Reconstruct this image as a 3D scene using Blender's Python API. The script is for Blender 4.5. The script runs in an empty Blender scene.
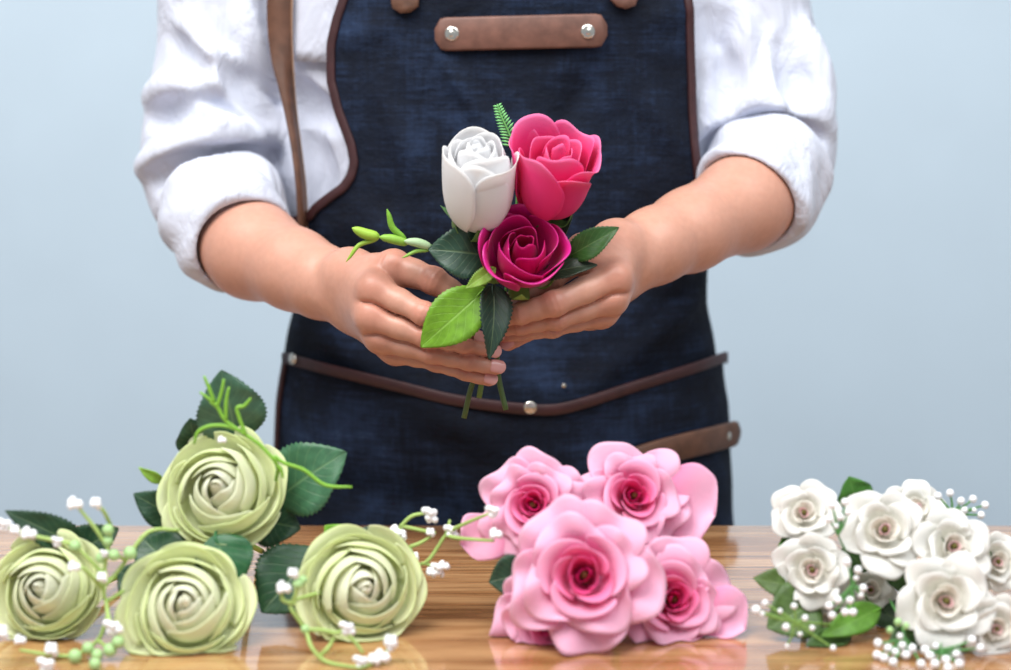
import bpy, math, random
import numpy as np
from mathutils import Vector, Matrix, noise

C = bpy.context.scene.collection
PI = math.pi
# ------------------------------------------------------------------ camera model
FPX = 1625.0
PITCH = math.radians(8.2)
CZ = 1.103
SP, CP = math.sin(PITCH), math.cos(PITCH)
TZ = 0.75                                    # table top height


def Q(px, py, y):
    """photo position + distance from the camera -> a point in the room (metres)"""
    sx = (px - 505.5) / FPX
    sy = -(py - 335.0) / FPX
    d = y / (CP + sy * SP)
    return Vector((sx * d, y, CZ + d * (-SP + sy * CP)))


def tabY(py):
    sy = -(py - 335.0) / FPX
    return (CZ - TZ) / (SP - sy * CP) * (CP + sy * SP)


def QT(px, py, h=0.0):
    """point on the table top (h above it) seen at px,py"""
    sy = -(py - 335.0) / FPX
    return Q(px, py, (CZ - TZ - h) / (SP - sy * CP) * (CP + sy * SP))


def lin(r, g, b):
    f = lambda c: (c / 255 / 12.92) if c / 255 <= 0.04045 else ((c / 255 + 0.055) / 1.055) ** 2.4
    return (f(r), f(g), f(b))


PRESS = 0                                    # lying flowers are pressed flat where they meet the table top
# ------------------------------------------------------------------ object helpers
def empty(name, label, cat, loc=(0, 0, 0), group=None):
    o = bpy.data.objects.new(name, None)
    C.objects.link(o)
    o.location = loc
    o.empty_display_size = 0.03
    o['label'] = label
    o['category'] = cat
    if group:
        o['group'] = group
    return o


def mk(name, verts, faces, mat, parent=None, pig=None, uv=None, smooth=True, label=None, solid=0, sub=0, offset=0.0):
    """verts in world space; parent chain has no rotation"""
    off = Vector((0, 0, 0))
    p = parent
    while p is not None:
        off += p.location
        p = p.parent
    va = np.asarray([tuple(v) for v in verts], dtype=float) if not isinstance(verts, np.ndarray) else verts
    if PRESS:
        va[:, 2] = np.maximum(va[:, 2], PRESS)
    va = va - np.array(off)
    me = bpy.data.meshes.new(name)
    me.from_pydata(va.tolist(), [], faces if isinstance(faces, list) else faces.tolist())
    me.update()
    if smooth:
        me.polygons.foreach_set('use_smooth', [True] * len(me.polygons))
    if pig is not None:
        a = me.color_attributes.new('pigment', 'FLOAT_COLOR', 'POINT')
        arr = np.ones((len(va), 4), dtype=np.float32)
        arr[:, :3] = np.asarray(pig, dtype=np.float32)
        a.data.foreach_set('color', arr.ravel())
    if uv is not None:
        a = me.color_attributes.new('span', 'FLOAT_COLOR', 'POINT')
        arr = np.ones((len(va), 4), dtype=np.float32)
        arr[:, :2] = np.asarray(uv, dtype=np.float32)
        a.data.foreach_set('color', arr.ravel())
    o = bpy.data.objects.new(name, me)
    C.objects.link(o)
    if mat:
        me.materials.append(mat)
    if parent:
        o.parent = parent
    if label:
        o['label'] = label
    if sub:
        m = o.modifiers.new('s', 'SUBSURF')
        m.levels = sub
        m.render_levels = sub
    if solid:
        m = o.modifiers.new('t', 'SOLIDIFY')
        m.thickness = solid
        m.offset = offset
    return o


class MB:
    """collects geometry for one mesh"""
    def __init__(self):
        self.v, self.f, self.p, self.uv = [], [], [], []

    def add(self, verts, faces, pig=None, uv=None):
        n = len(self.v)
        self.v += [tuple(x) for x in verts]
        self.f += [tuple(i + n for i in f) for f in faces]
        if pig is not None:
            self.p += [tuple(pig)] * len(verts) if not isinstance(pig, list) else pig
        if uv is not None:
            self.uv += uv

    def build(self, name, mat, parent=None, **k):
        return mk(name, self.v, self.f, mat, parent, self.p if self.p else None, self.uv if self.uv else None, **k)


def grid_faces(nr, nc, closed=False):
    f = []
    for i in range(nr - 1):
        for j in range(nc if closed else nc - 1):
            k = (j + 1) % nc
            f.append((i * nc + j, i * nc + k, (i + 1) * nc + k, (i + 1) * nc + j))
    return f


def smooth_path(pts, n=6):
    """Catmull-Rom through points (tuples/vectors of any length)"""
    P = [np.array(p, dtype=float) for p in pts]
    if len(P) < 3:
        return [P[0] + (P[-1] - P[0]) * i / n for i in range(n + 1)]
    P = [2 * P[0] - P[1]] + P + [2 * P[-1] - P[-2]]
    out = []
    for i in range(1, len(P) - 2):
        for k in range(n):
            t = k / n
            a, b, c, d = P[i - 1], P[i], P[i + 1], P[i + 2]
            out.append(0.5 * (2 * b + (c - a) * t + (2 * a - 5 * b + 4 * c - d) * t * t + (3 * b - a - 3 * c + d) * t ** 3))
    out.append(P[-2])
    return out


def frame(axis, hint=(0, 0, 1)):
    z = Vector(axis).normalized()
    h = Vector(hint)
    x = h - z * h.dot(z)
    if x.length < 1e-4:
        x = Vector((1, 0, 0)) - z * z.x
    x.normalize()
    return x, z.cross(x), z


def tube(mb, pts, rad, seg=8, pig=None, n=5, flat=1.0, hint=(0, -1, 0.3)):
    """smooth tube through pts; rad is one value or one per point"""
    rs = rad if isinstance(rad, (list, tuple)) else [rad] * len(pts)
    path = smooth_path([tuple(p) + (r,) for p, r in zip(pts, rs)], n)
    V = []
    m = len(path)
    for i, q in enumerate(path):
        a = Vector(path[max(0, i - 1)][:3])
        b = Vector(path[min(m - 1, i + 1)][:3])
        x, y, z = frame((b - a) if (b - a).length > 1e-7 else (0, 0, 1), hint)
        c = Vector(q[:3])
        for k in range(seg):
            t = 2 * PI * k / seg
            V.append(c + (y * math.cos(t) + x * math.sin(t) * flat) * max(q[3], 1e-4))
    F = grid_faces(m, seg, True)
    F.append(tuple(range(seg))[::-1])
    F.append(tuple((m - 1) * seg + k for k in range(seg)))
    mb.add(V, F, pig)


def ball(mb, c, r, pig=None, nu=8, nv=6, scale=(1, 1, 1)):
    V = [(c[0], c[1], c[2] + r * scale[2])]
    for i in range(1, nv):
        a = PI * i / nv
        for j in range(nu):
            b = 2 * PI * j / nu
            V.append((c[0] + r * scale[0] * math.sin(a) * math.cos(b), c[1] + r * scale[1] * math.sin(a) * math.sin(b), c[2] + r * scale[2] * math.cos(a)))
    V.append((c[0], c[1], c[2] - r * scale[2]))
    F = [(0, 1 + j, 1 + (j + 1) % nu) for j in range(nu)]
    for i in range(nv - 2):
        for j in range(nu):
            a, b = 1 + i * nu + j, 1 + i * nu + (j + 1) % nu
            F.append((a, a + nu, b + nu, b))
    L = len(V) - 1
    s = 1 + (nv - 2) * nu
    F += [(s + j, L, s + (j + 1) % nu) for j in range(nu)]
    mb.add(V, F, pig)


def box(mb, c, s, bev=0.0):
    x, y, z = c
    a, b, d = s[0] / 2, s[1] / 2, s[2] / 2
    if bev <= 0:
        V = [(x + i * a, y + j * b, z + k * d) for i in (-1, 1) for j in (-1, 1) for k in (-1, 1)]
        F = [(0, 1, 3, 2), (4, 6, 7, 5), (0, 4, 5, 1), (2, 3, 7, 6), (0, 2, 6, 4), (1, 5, 7, 3)]
        mb.add(V, F)
        return
    import bmesh
    bm = bmesh.new()
    bmesh.ops.create_cube(bm, size=1)
    for v in bm.verts:
        v.co = Vector((x + v.co.x * s[0], y + v.co.y * s[1], z + v.co.z * s[2]))
    bmesh.ops.bevel(bm, geom=bm.edges[:], offset=bev, segments=3, affect='EDGES')
    bm.verts.index_update()
    mb.add([v.co[:] for v in bm.verts], [[v.index for v in f.verts] for f in bm.faces])
    bm.free()


# ------------------------------------------------------------------ materials
def newmat(name):
    m = bpy.data.materials.new(name)
    m.use_nodes = True
    nt = m.node_tree
    b = nt.nodes['Principled BSDF']
    return m, nt, b


def nd(nt, typ, **k):
    n = nt.nodes.new(typ)
    for a, v in k.items():
        if hasattr(n, a):
            setattr(n, a, v)
        else:
            n.inputs[a].default_value = v
    return n


def ramp(nt, src, stops):
    r = nt.nodes.new('ShaderNodeValToRGB')
    while len(r.color_ramp.elements) < len(stops):
        r.color_ramp.elements.new(0.5)
    for e, (p, c) in zip(r.color_ramp.elements, stops):
        e.position = p
        e.color = tuple(c) + (1,)
    nt.links.new(src, r.inputs[0])
    return r


def coords(nt, scale=(1, 1, 1), kind='Object'):
    t = nt.nodes.new('ShaderNodeTexCoord')
    m = nt.nodes.new('ShaderNodeMapping')
    m.inputs['Scale'].default_value = scale
    nt.links.new(t.outputs[kind], m.inputs[0])
    return m.outputs[0]


def bump(nt, b, height, strength, dist=0.001, prev=None):
    n = nt.nodes.new('ShaderNodeBump')
    n.inputs['Strength'].default_value = strength
    n.inputs['Distance'].default_value = dist
    nt.links.new(height, n.inputs['Height'])
    if prev:
        nt.links.new(prev.outputs[0], n.inputs['Normal'])
    nt.links.new(n.outputs[0], b.inputs['Normal'])
    return n


def mat_plain(name, col, rough=0.6, metal=0.0, noise_scale=200, amt=0.12, bmp=0.1, spec=0.5):
    m, nt, b = newmat(name)
    v = coords(nt)
    n = nd(nt, 'ShaderNodeTexNoise')
    n.inputs['Scale'].default_value = noise_scale
    n.inputs['Detail'].default_value = 4
    nt.links.new(v, n.inputs['Vector'])
    r = ramp(nt, n.outputs['Fac'], [(0.3, [c * (1 - amt) for c in col]), (0.7, [min(1, c * (1 + amt)) for c in col])])
    nt.links.new(r.outputs[0], b.inputs['Base Color'])
    b.inputs['Roughness'].default_value = rough
    b.inputs['Metallic'].default_value = metal
    b.inputs['Specular IOR Level'].default_value = spec
    if bmp:
        bump(nt, b, n.outputs['Fac'], bmp, 0.0006)
    return m


def mat_petal(name, rough=0.6, trans=0.38, spec=0.25):
    """silky petal cloth; its dye is the mesh's own pigment"""
    m, nt, b = newmat(name)
    a = nd(nt, 'ShaderNodeAttribute', attribute_name='pigment')
    n = nd(nt, 'ShaderNodeTexNoise')
    n.inputs['Scale'].default_value = 420
    nt.links.new(coords(nt), n.inputs['Vector'])
    nt.links.new(a.outputs['Color'], b.inputs['Base Color'])
    b.inputs['Roughness'].default_value = rough
    b.inputs['Specular IOR Level'].default_value = spec
    b.inputs['Sheen Weight'].default_value = 0.06
    bump(nt, b, n.outputs['Fac'], 0.3, 0.0006)
    t = nd(nt, 'ShaderNodeBsdfTranslucent')
    nt.links.new(a.outputs['Color'], t.inputs['Color'])
    mx = nd(nt, 'ShaderNodeMixShader')
    mx.inputs[0].default_value = trans
    nt.links.new(b.outputs[0], mx.inputs[1])
    nt.links.new(t.outputs[0], mx.inputs[2])
    nt.links.new(mx.outputs[0], nt.nodes['Material Output'].inputs['Surface'])
    return m


def mat_leaf(name):
    m, nt, b = newmat(name)
    a = nd(nt, 'ShaderNodeAttribute', attribute_name='pigment')
    s = nd(nt, 'ShaderNodeAttribute', attribute_name='span')
    sep = nd(nt, 'ShaderNodeSeparateXYZ')
    nt.links.new(s.outputs['Vector'], sep.inputs[0])
    L = nt.links.new

    def M(op, a_, b_=None, clamp=False):
        n = nd(nt, 'ShaderNodeMath', operation=op)
        n.use_clamp = clamp
        for i, q in enumerate((a_, b_)):
            if q is None:
                continue
            if isinstance(q, (int, float)):
                n.inputs[i].default_value = q
            else:
                L(q, n.inputs[i])
        return n.outputs[0]
    au = M('ABSOLUTE', M('SUBTRACT', M('MULTIPLY', sep.outputs[0], 2.0), 1.0))
    fr = M('FRACT', M('SUBTRACT', M('MULTIPLY', sep.outputs[1], 8.0), M('MULTIPLY', au, 2.6)))
    side = M('SUBTRACT', 1.0, M('MULTIPLY', M('ABSOLUTE', M('SUBTRACT', fr, 0.5)), 14.0), True)
    mid = M('SUBTRACT', 1.0, M('MULTIPLY', au, 16.0), True)
    vein = M('MAXIMUM', M('MULTIPLY', side, 0.55), mid, True)
    mix = nd(nt, 'ShaderNodeMixRGB', blend_type='MIX')
    L(M('MULTIPLY', vein, 0.55), mix.inputs[0])
    n = nd(nt, 'ShaderNodeTexNoise')
    n.inputs['Scale'].default_value = 170
    n.inputs['Detail'].default_value = 5
    L(coords(nt), n.inputs['Vector'])
    mul = nd(nt, 'ShaderNodeMixRGB', blend_type='MULTIPLY')
    mul.inputs[0].default_value = 0.7
    L(a.outputs['Color'], mul.inputs[1])
    L(ramp(nt, n.outputs['Fac'], [(0.3, (0.7, 0.7, 0.7)), (0.7, (1.25, 1.25, 1.2))]).outputs[0], mul.inputs[2])
    L(mul.outputs[0], mix.inputs[1])
    lt = nd(nt, 'ShaderNodeMixRGB', blend_type='ADD')
    lt.inputs[0].default_value = 1
    L(a.outputs['Color'], lt.inputs[1])
    lt.inputs[2].default_value = (0.13, 0.17, 0.07, 1)
    L(lt.outputs[0], mix.inputs[2])
    L(mix.outputs[0], b.inputs['Base Color'])
    b.inputs['Roughness'].default_value = 0.42
    b.inputs['Specular IOR Level'].default_value = 0.45
    h = M('SUBTRACT', M('MULTIPLY', n.outputs['Fac'], 0.4), vein)
    bump(nt, b, h, 0.35, 0.0008)
    return m


def mat_pigment(name, rough=0.55, spec=0.4, sss=0.0, bmp=0.15, scale=300):
    m, nt, b = newmat(name)
    a = nd(nt, 'ShaderNodeAttribute', attribute_name='pigment')
    n = nd(nt, 'ShaderNodeTexNoise')
    n.inputs['Scale'].default_value = scale
    n.inputs['Detail'].default_value = 3
    nt.links.new(coords(nt), n.inputs['Vector'])
    mul = nd(nt, 'ShaderNodeMixRGB', blend_type='MULTIPLY')
    mul.inputs[0].default_value = 0.5
    nt.links.new(a.outputs['Color'], mul.inputs[1])
    nt.links.new(ramp(nt, n.outputs['Fac'], [(0.3, (0.9, 0.88, 0.87)), (0.7, (1.06, 1.06, 1.06))]).outputs[0], mul.inputs[2])
    nt.links.new(mul.outputs[0], b.inputs['Base Color'])
    b.inputs['Roughness'].default_value = rough
    b.inputs['Specular IOR Level'].default_value = spec
    if sss:
        b.inputs['Subsurface Weight'].default_value = sss
        b.inputs['Subsurface Radius'].default_value = (1.0, 0.35, 0.18)
        b.inputs['Subsurface Scale'].default_value = 0.005
    bump(nt, b, n.outputs['Fac'], bmp, 0.0006)
    return m


def mat_denim(name):
    m, nt, b = newmat(name)
    L = nt.links.new
    big = nd(nt, 'ShaderNodeTexNoise')
    big.inputs['Scale'].default_value = 11
    big.inputs['Detail'].default_value = 6
    big.inputs['Roughness'].default_value = 0.65
    L(coords(nt, (1, 1, 1.3)), big.inputs['Vector'])
    hz = nd(nt, 'ShaderNodeTexNoise')
    hz.inputs['Scale'].default_value = 60
    hz.inputs['Detail'].default_value = 5
    hz.inputs['Roughness'].default_value = 0.7
    L(coords(nt, (0.35, 0.35, 6)), hz.inputs['Vector'])
    vt = nd(nt, 'ShaderNodeTexNoise')
    vt.inputs['Scale'].default_value = 70
    vt.inputs['Detail'].default_value = 4
    L(coords(nt, (4, 3, 0.4)), vt.inputs['Vector'])
    add = nd(nt, 'ShaderNodeMath', operation='MULTIPLY_ADD')
    L(vt.outputs['Fac'], add.inputs[0])
    add.inputs[1].default_value = 0.45
    L(hz.outputs['Fac'], add.inputs[2])
    add2 = nd(nt, 'ShaderNodeMath', operation='MULTIPLY_ADD')
    L(big.outputs['Fac'], add2.inputs[0])
    add2.inputs[1].default_value = 2.1
    L(add.outputs[0], add2.inputs[2])
    sc = nd(nt, 'ShaderNodeMath', operation='MULTIPLY')
    L(add2.outputs[0], sc.inputs[0])
    sc.inputs[1].default_value = 0.282
    r = ramp(nt, sc.outputs[0], [(0.36, lin(12, 16, 26)), (0.49, lin(18, 26, 42)), (0.62, lin(36, 51, 78)), (0.75, lin(78, 98, 128))])
    L(r.outputs[0], b.inputs['Base Color'])
    b.inputs['Roughness'].default_value = 0.85
    b.inputs['Specular IOR Level'].default_value = 0.2
    w = nd(nt, 'ShaderNodeTexWave')
    w.inputs['Scale'].default_value = 320
    w.inputs['Distortion'].default_value = 1.5
    L(coords(nt, (1, 0.4, 1)), w.inputs['Vector'])
    p = bump(nt, b, w.outputs['Fac'], 0.25, 0.0006)
    bump(nt, b, big.outputs['Fac'], 0.5, 0.016, p)
    return m


def mat_cloth(name, col, wr=0.35):
    m, nt, b = newmat(name)
    L = nt.links.new
    b.inputs['Base Color'].default_value = tuple(col) + (1,)
    b.inputs['Roughness'].default_value = 0.9
    b.inputs['Specular IOR Level'].default_value = 0.15
    b.inputs['Sheen Weight'].default_value = 0.15
    n = nd(nt, 'ShaderNodeTexNoise')
    n.inputs['Scale'].default_value = 22
    n.inputs['Detail'].default_value = 4
    n.inputs['Distortion'].default_value = 0.8
    L(coords(nt, (1, 1, 0.6)), n.inputs['Vector'])
    p = bump(nt, b, n.outputs['Fac'], wr, 0.02)
    w = nd(nt, 'ShaderNodeTexNoise')
    w.inputs['Scale'].default_value = 500
    L(coords(nt), w.inputs['Vector'])
    bump(nt, b, w.outputs['Fac'], 0.15, 0.0005, p)
    r = ramp(nt, w.outputs['Fac'], [(0.2, [c * 0.96 for c in col]), (0.8, col)])
    L(r.outputs[0], b.inputs['Base Color'])
    return m


def mat_wood(name, a, c, gloss=0.16, planks=True):
    m, nt, b = newmat(name)
    L = nt.links.new
    v = coords(nt, (1.1, 14, 14))
    n = nd(nt, 'ShaderNodeTexNoise')
    n.inputs['Scale'].default_value = 5
    n.inputs['Detail'].default_value = 9
    n.inputs['Roughness'].default_value = 0.62
    n.inputs['Distortion'].default_value = 0.35
    L(v, n.inputs['Vector'])
    r = ramp(nt, n.outputs['Fac'], [(0.28, [x * 0.6 for x in a]), (0.42, a), (0.6, c), (0.78, [min(1, x * 1.15) for x in c])])
    fine = nd(nt, 'ShaderNodeTexNoise')
    fine.inputs['Scale'].default_value = 30
    fine.inputs['Detail'].default_value = 4
    L(coords(nt, (0.6, 14, 14)), fine.inputs['Vector'])
    mul = nd(nt, 'ShaderNodeMixRGB', blend_type='MULTIPLY')
    mul.inputs[0].default_value = 0.6
    L(r.outputs[0], mul.inputs[1])
    L(ramp(nt, fine.outputs['Fac'], [(0.35, (0.68, 0.64, 0.6)), (0.6, (1.05, 1.05, 1.05))]).outputs[0], mul.inputs[2])
    out = mul.outputs[0]
    if planks:
        br = nd(nt, 'ShaderNodeTexBrick')
        br.inputs['Scale'].default_value = 1.0
        br.inputs['Color1'].default_value = (0.9, 0.88, 0.86, 1)
        br.inputs['Color2'].default_value = (1.08, 1.06, 1.04, 1)
        br.inputs['Mortar'].default_value = (0.55, 0.48, 0.42, 1)
        br.inputs['Mortar Size'].default_value = 0.0012
        br.inputs['Brick Width'].default_value = 9.0
        br.inputs['Row Height'].default_value = 0.105
        mp = nd(nt, 'ShaderNodeMapping')
        mp.inputs['Location'].default_value = (2.3, 0.02, 0)
        L(coords(nt), mp.inputs[0])
        L(mp.outputs[0], br.inputs['Vector'])
        m2 = nd(nt, 'ShaderNodeMixRGB', blend_type='MULTIPLY')
        m2.inputs[0].default_value = 1
        L(out, m2.inputs[1])
        L(br.outputs['Color'], m2.inputs[2])
        out = m2.outputs[0]
    L(out, b.inputs['Base Color'])
    b.inputs['Roughness'].default_value = gloss
    b.inputs['Specular IOR Level'].default_value = 0.5
    if planks:                                   # thick clear varnish
        b.inputs['Coat Weight'].default_value = 1.0
        b.inputs['Coat Roughness'].default_value = 0.07
        b.inputs['Coat IOR'].default_value = 1.7
    bump(nt, b, fine.outputs['Fac'], 0.06, 0.0006)
    return m


M_petal = mat_petal('silk_petal')
M_petal_gloss = mat_petal('satin_petal', rough=0.32, trans=0.2, spec=0.6)
M_leaf = mat_leaf('leaf_cloth')
M_green = mat_pigment('stem_plastic', 0.5, 0.4)
M_skin = mat_pigment('skin', 0.42, 0.5, sss=0.08, bmp=0.2, scale=180)
M_nail = mat_plain('nail', lin(218, 158, 152), 0.25, noise_scale=60, amt=0.04, bmp=0)
M_shirt = mat_cloth('white_cotton', lin(207, 211, 225), 0.6)
M_denim = mat_denim('denim')
M_trousers = mat_cloth('dark_cotton', lin(30, 30, 36))
M_leather = mat_plain('brown_leather', lin(112, 76, 64), 0.5, noise_scale=90, amt=0.25, bmp=0.35)
M_leather_tan = mat_plain('tan_leather', lin(98, 66, 50), 0.5, noise_scale=90, amt=0.25, bmp=0.35)
M_edge = mat_plain('raw_leather_edge', lin(166, 132, 106), 0.7, noise_scale=200)
M_piping = mat_plain('maroon_leather', lin(60, 30, 32), 0.5, noise_scale=120, amt=0.2, bmp=0.3)
M_steel = mat_plain('nickel', lin(225, 220, 210), 0.22, metal=1.0, noise_scale=80, amt=0.03, bmp=0)
M_hair = mat_plain('black_hair', lin(22, 18, 16), 0.45, noise_scale=150, amt=0.4, bmp=0.5)
M_white = mat_plain('blossom_white', lin(246, 246, 248), 0.6, noise_scale=300, amt=0.02, bmp=0.1)
M_wood = mat_wood('varnished_wood', lin(170, 118, 74), lin(208, 160, 112))
M_wood_leg = mat_wood('leg_wood', lin(120, 80, 48), lin(150, 104, 66), 0.4, False)
M_wall = mat_plain('wall_paint', lin(204, 220, 232), 0.85, noise_scale=8, amt=0.015, bmp=0.05)
M_floor = mat_plain('floor_concrete', lin(150, 148, 146), 0.6, noise_scale=6, amt=0.12)

# ------------------------------------------------------------------ the room
mb = MB()
box(mb, (0, 2.65, 1.4), (6.0, 0.1, 2.8))
o = mb.build('wall_back', M_wall, smooth=False)
o['kind'] = 'structure'
mb = MB()
box(mb, (0, 0.6, -0.05), (6.0, 4.0, 0.1))
o = mb.build('floor', M_floor, smooth=False)
o['kind'] = 'structure'
mb = MB()
box(mb, (0, 2.592, 0.05), (6.0, 0.016, 0.1), 0.004)
o = mb.build('baseboard_back', mat_plain('skirting_paint', lin(220, 224, 226), 0.5), smooth=False)
o['kind'] = 'structure'

TY0, TY1 = 0.70, 1.33
table = empty('wooden_table', 'varnished light brown wooden table with horizontal grain in front of the person', 'table', (0, (TY0 + TY1) / 2, 0))
mb = MB()
box(mb, (0, (TY0 + TY1) / 2, TZ - 0.0175), (1.9, TY1 - TY0, 0.035), 0.003)
mb.build('tabletop', M_wood, table, smooth=False)
for sx in (-1, 1):
    for yy in (TY0 + 0.06, TY1 - 0.06):
        mb = MB()
        box(mb, (sx * 0.87, yy, (TZ - 0.035) / 2), (0.06, 0.06, TZ - 0.035), 0.004)
        mb.build('leg', M_wood_leg, table, smooth=False)
mb = MB()
for yy in (TY0 + 0.06, TY1 - 0.06):
    box(mb, (0, yy, TZ - 0.08), (1.68, 0.022, 0.09), 0.003)
mb.build('rail', M_wood_leg, table, smooth=False)


# ------------------------------------------------------------------ smooth solids (distance fields)
class Field:
    def __init__(self, lo, hi, h):
        self.o = np.array(lo, dtype=float)
        self.h = h
        self.n = np.ceil((np.array(hi) - self.o) / h).astype(int) + 1
        self.F = np.full(self.n, 0.08, dtype=np.float32)

    def box(self, lo, hi):
        a = np.clip(np.floor((np.array(lo) - self.o) / self.h).astype(int), 0, self.n)
        b = np.clip(np.ceil((np.array(hi) - self.o) / self.h).astype(int) + 1, 0, self.n)
        return tuple(slice(int(x), int(max(x, y))) for x, y in zip(a, b))

    def pts(self, s):
        ax = [(np.arange(q.start, q.stop) * self.h + self.o[i]).astype(np.float32) for i, q in enumerate(s)]
        return np.meshgrid(*ax, indexing='ij', sparse=True)

    def cone(self, a, b, ra, rb, pad=0.03):
        a, b = np.array(a, dtype=float), np.array(b, dtype=float)
        r = max(ra, rb) + pad
        s = self.box(np.minimum(a, b) - r, np.maximum(a, b) + r)
        X, Y, Z = self.pts(s)
        d = b - a
        L = max(float(d @ d), 1e-12)
        t = np.clip(((X - a[0]) * d[0] + (Y - a[1]) * d[1] + (Z - a[2]) * d[2]) / L, 0, 1)
        D = np.sqrt((X - a[0] - t * d[0]) ** 2 + (Y - a[1] - t * d[1]) ** 2 + (Z - a[2] - t * d[2]) ** 2) - (ra + t * (rb - ra))
        return s, D.astype(np.float32)

    def ellipsoid(self, c, r, pad=0.03):
        c, r = np.array(c, float), np.array(r, float)
        s = self.box(c - r - pad, c + r + pad)
        X, Y, Z = self.pts(s)
        q = np.sqrt(((X - c[0]) / r[0]) ** 2 + ((Y - c[1]) / r[1]) ** 2 + ((Z - c[2]) / r[2]) ** 2)
        return s, ((q - 1) * r.min()).astype(np.float32)

    def add(self, sd, k):
        s, D = sd
        self.F[s] = smin(self.F[s], D, k)

    def cut(self, sd, k):
        s, D = sd
        self.F[s] = -smin(-self.F[s], D, k)

    def at(self, p):
        g = (np.array(p) - self.o) / self.h
        i = np.clip(g.astype(int), 0, self.n - 2)
        f = np.clip(g - i, 0, 1)
        v = 0
        for a in (0, 1):
            for b in (0, 1):
                for c in (0, 1):
                    v += self.F[i[0] + a, i[1] + b, i[2] + c] * (f[0] if a else 1 - f[0]) * (f[1] if b else 1 - f[1]) * (f[2] if c else 1 - f[2])
        return v

    def hit(self, px, py, y0=1.15, y1=1.6):
        y = y0
        while y < y1:
            if self.at(Q(px, py, y)) < 0:
                return y
            y += 0.002
        return None


def smin(a, b, k):
    if k <= 0:
        return np.minimum(a, b)
    h = np.maximum(k - np.abs(a - b), 0) / k
    return np.minimum(a, b) - h * h * k * 0.25


def surfnet(fld, relax=1):
    F = fld.F
    neg = F < 0
    nx, ny, nz = F.shape
    cor = [(i, j, k) for i in (0, 1) for j in (0, 1) for k in (0, 1)]
    cnt = np.zeros((nx - 1, ny - 1, nz - 1), dtype=np.int8)
    for i, j, k in cor:
        cnt += neg[i:nx - 1 + i, j:ny - 1 + j, k:nz - 1 + k]
    act = (cnt > 0) & (cnt < 8)
    I = np.argwhere(act)
    idx = np.full(act.shape, -1, dtype=np.int64)
    idx[act] = np.arange(len(I))
    vals = np.stack([F[I[:, 0] + i, I[:, 1] + j, I[:, 2] + k] for i, j, k in cor], 1).astype(float)
    acc = np.zeros((len(I), 3))
    num = np.zeros(len(I))
    for a in range(8):
        for b in range(a + 1, 8):
            ca, cb = np.array(cor[a]), np.array(cor[b])
            if np.abs(ca - cb).sum() != 1:
                continue
            fa, fb = vals[:, a], vals[:, b]
            m = (fa < 0) != (fb < 0)
            t = np.where(m, fa / np.where(m, fa - fb, 1), 0)
            acc += np.where(m[:, None], ca + t[:, None] * (cb - ca), 0)
            num += m
    V = fld.o + (I + acc / num[:, None]) * fld.h
    faces = []
    for ax in range(3):
        b, c = (ax + 1) % 3, (ax + 2) % 3
        sl0 = [slice(None)] * 3
        sl1 = [slice(None)] * 3
        sl0[ax] = slice(0, -1)
        sl1[ax] = slice(1, None)
        cr = neg[tuple(sl0)] != neg[tuple(sl1)]
        E = np.argwhere(cr)
        ok = (E[:, b] > 0) & (E[:, c] > 0) & (E[:, b] < F.shape[b] - 1) & (E[:, c] < F.shape[c] - 1)
        E = E[ok]
        if not len(E):
            continue
        inside = neg[E[:, 0], E[:, 1], E[:, 2]]
        q = []
        for db, dc in ((-1, -1), (0, -1), (0, 0), (-1, 0)):
            G = E.copy()
            G[:, b] += db
            G[:, c] += dc
            q.append(idx[G[:, 0], G[:, 1], G[:, 2]])
        q = np.stack(q, 1)
        q[~inside] = q[~inside][:, ::-1]
        faces.append(q)
    Fc = np.concatenate(faces)
    Fc = Fc[(Fc >= 0).all(1)]
    for _ in range(relax):
        s = np.zeros_like(V)
        n = np.zeros(len(V))
        for a in range(4):
            i, j = Fc[:, a], Fc[:, (a + 1) % 4]
            for c in range(3):
                s[:, c] += np.bincount(i, V[j, c], len(V)) + np.bincount(j, V[i, c], len(V))
            n += np.bincount(i, minlength=len(V)) + np.bincount(j, minlength=len(V))
        V = V * 0.5 + 0.5 * s / np.maximum(n, 1)[:, None]
    return V, Fc


# ------------------------------------------------------------------ the person: body
person = empty('person', 'person in a white shirt with rolled sleeves and a blue denim apron holding three roses', 'person', (0, 1.47, 0))

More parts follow.
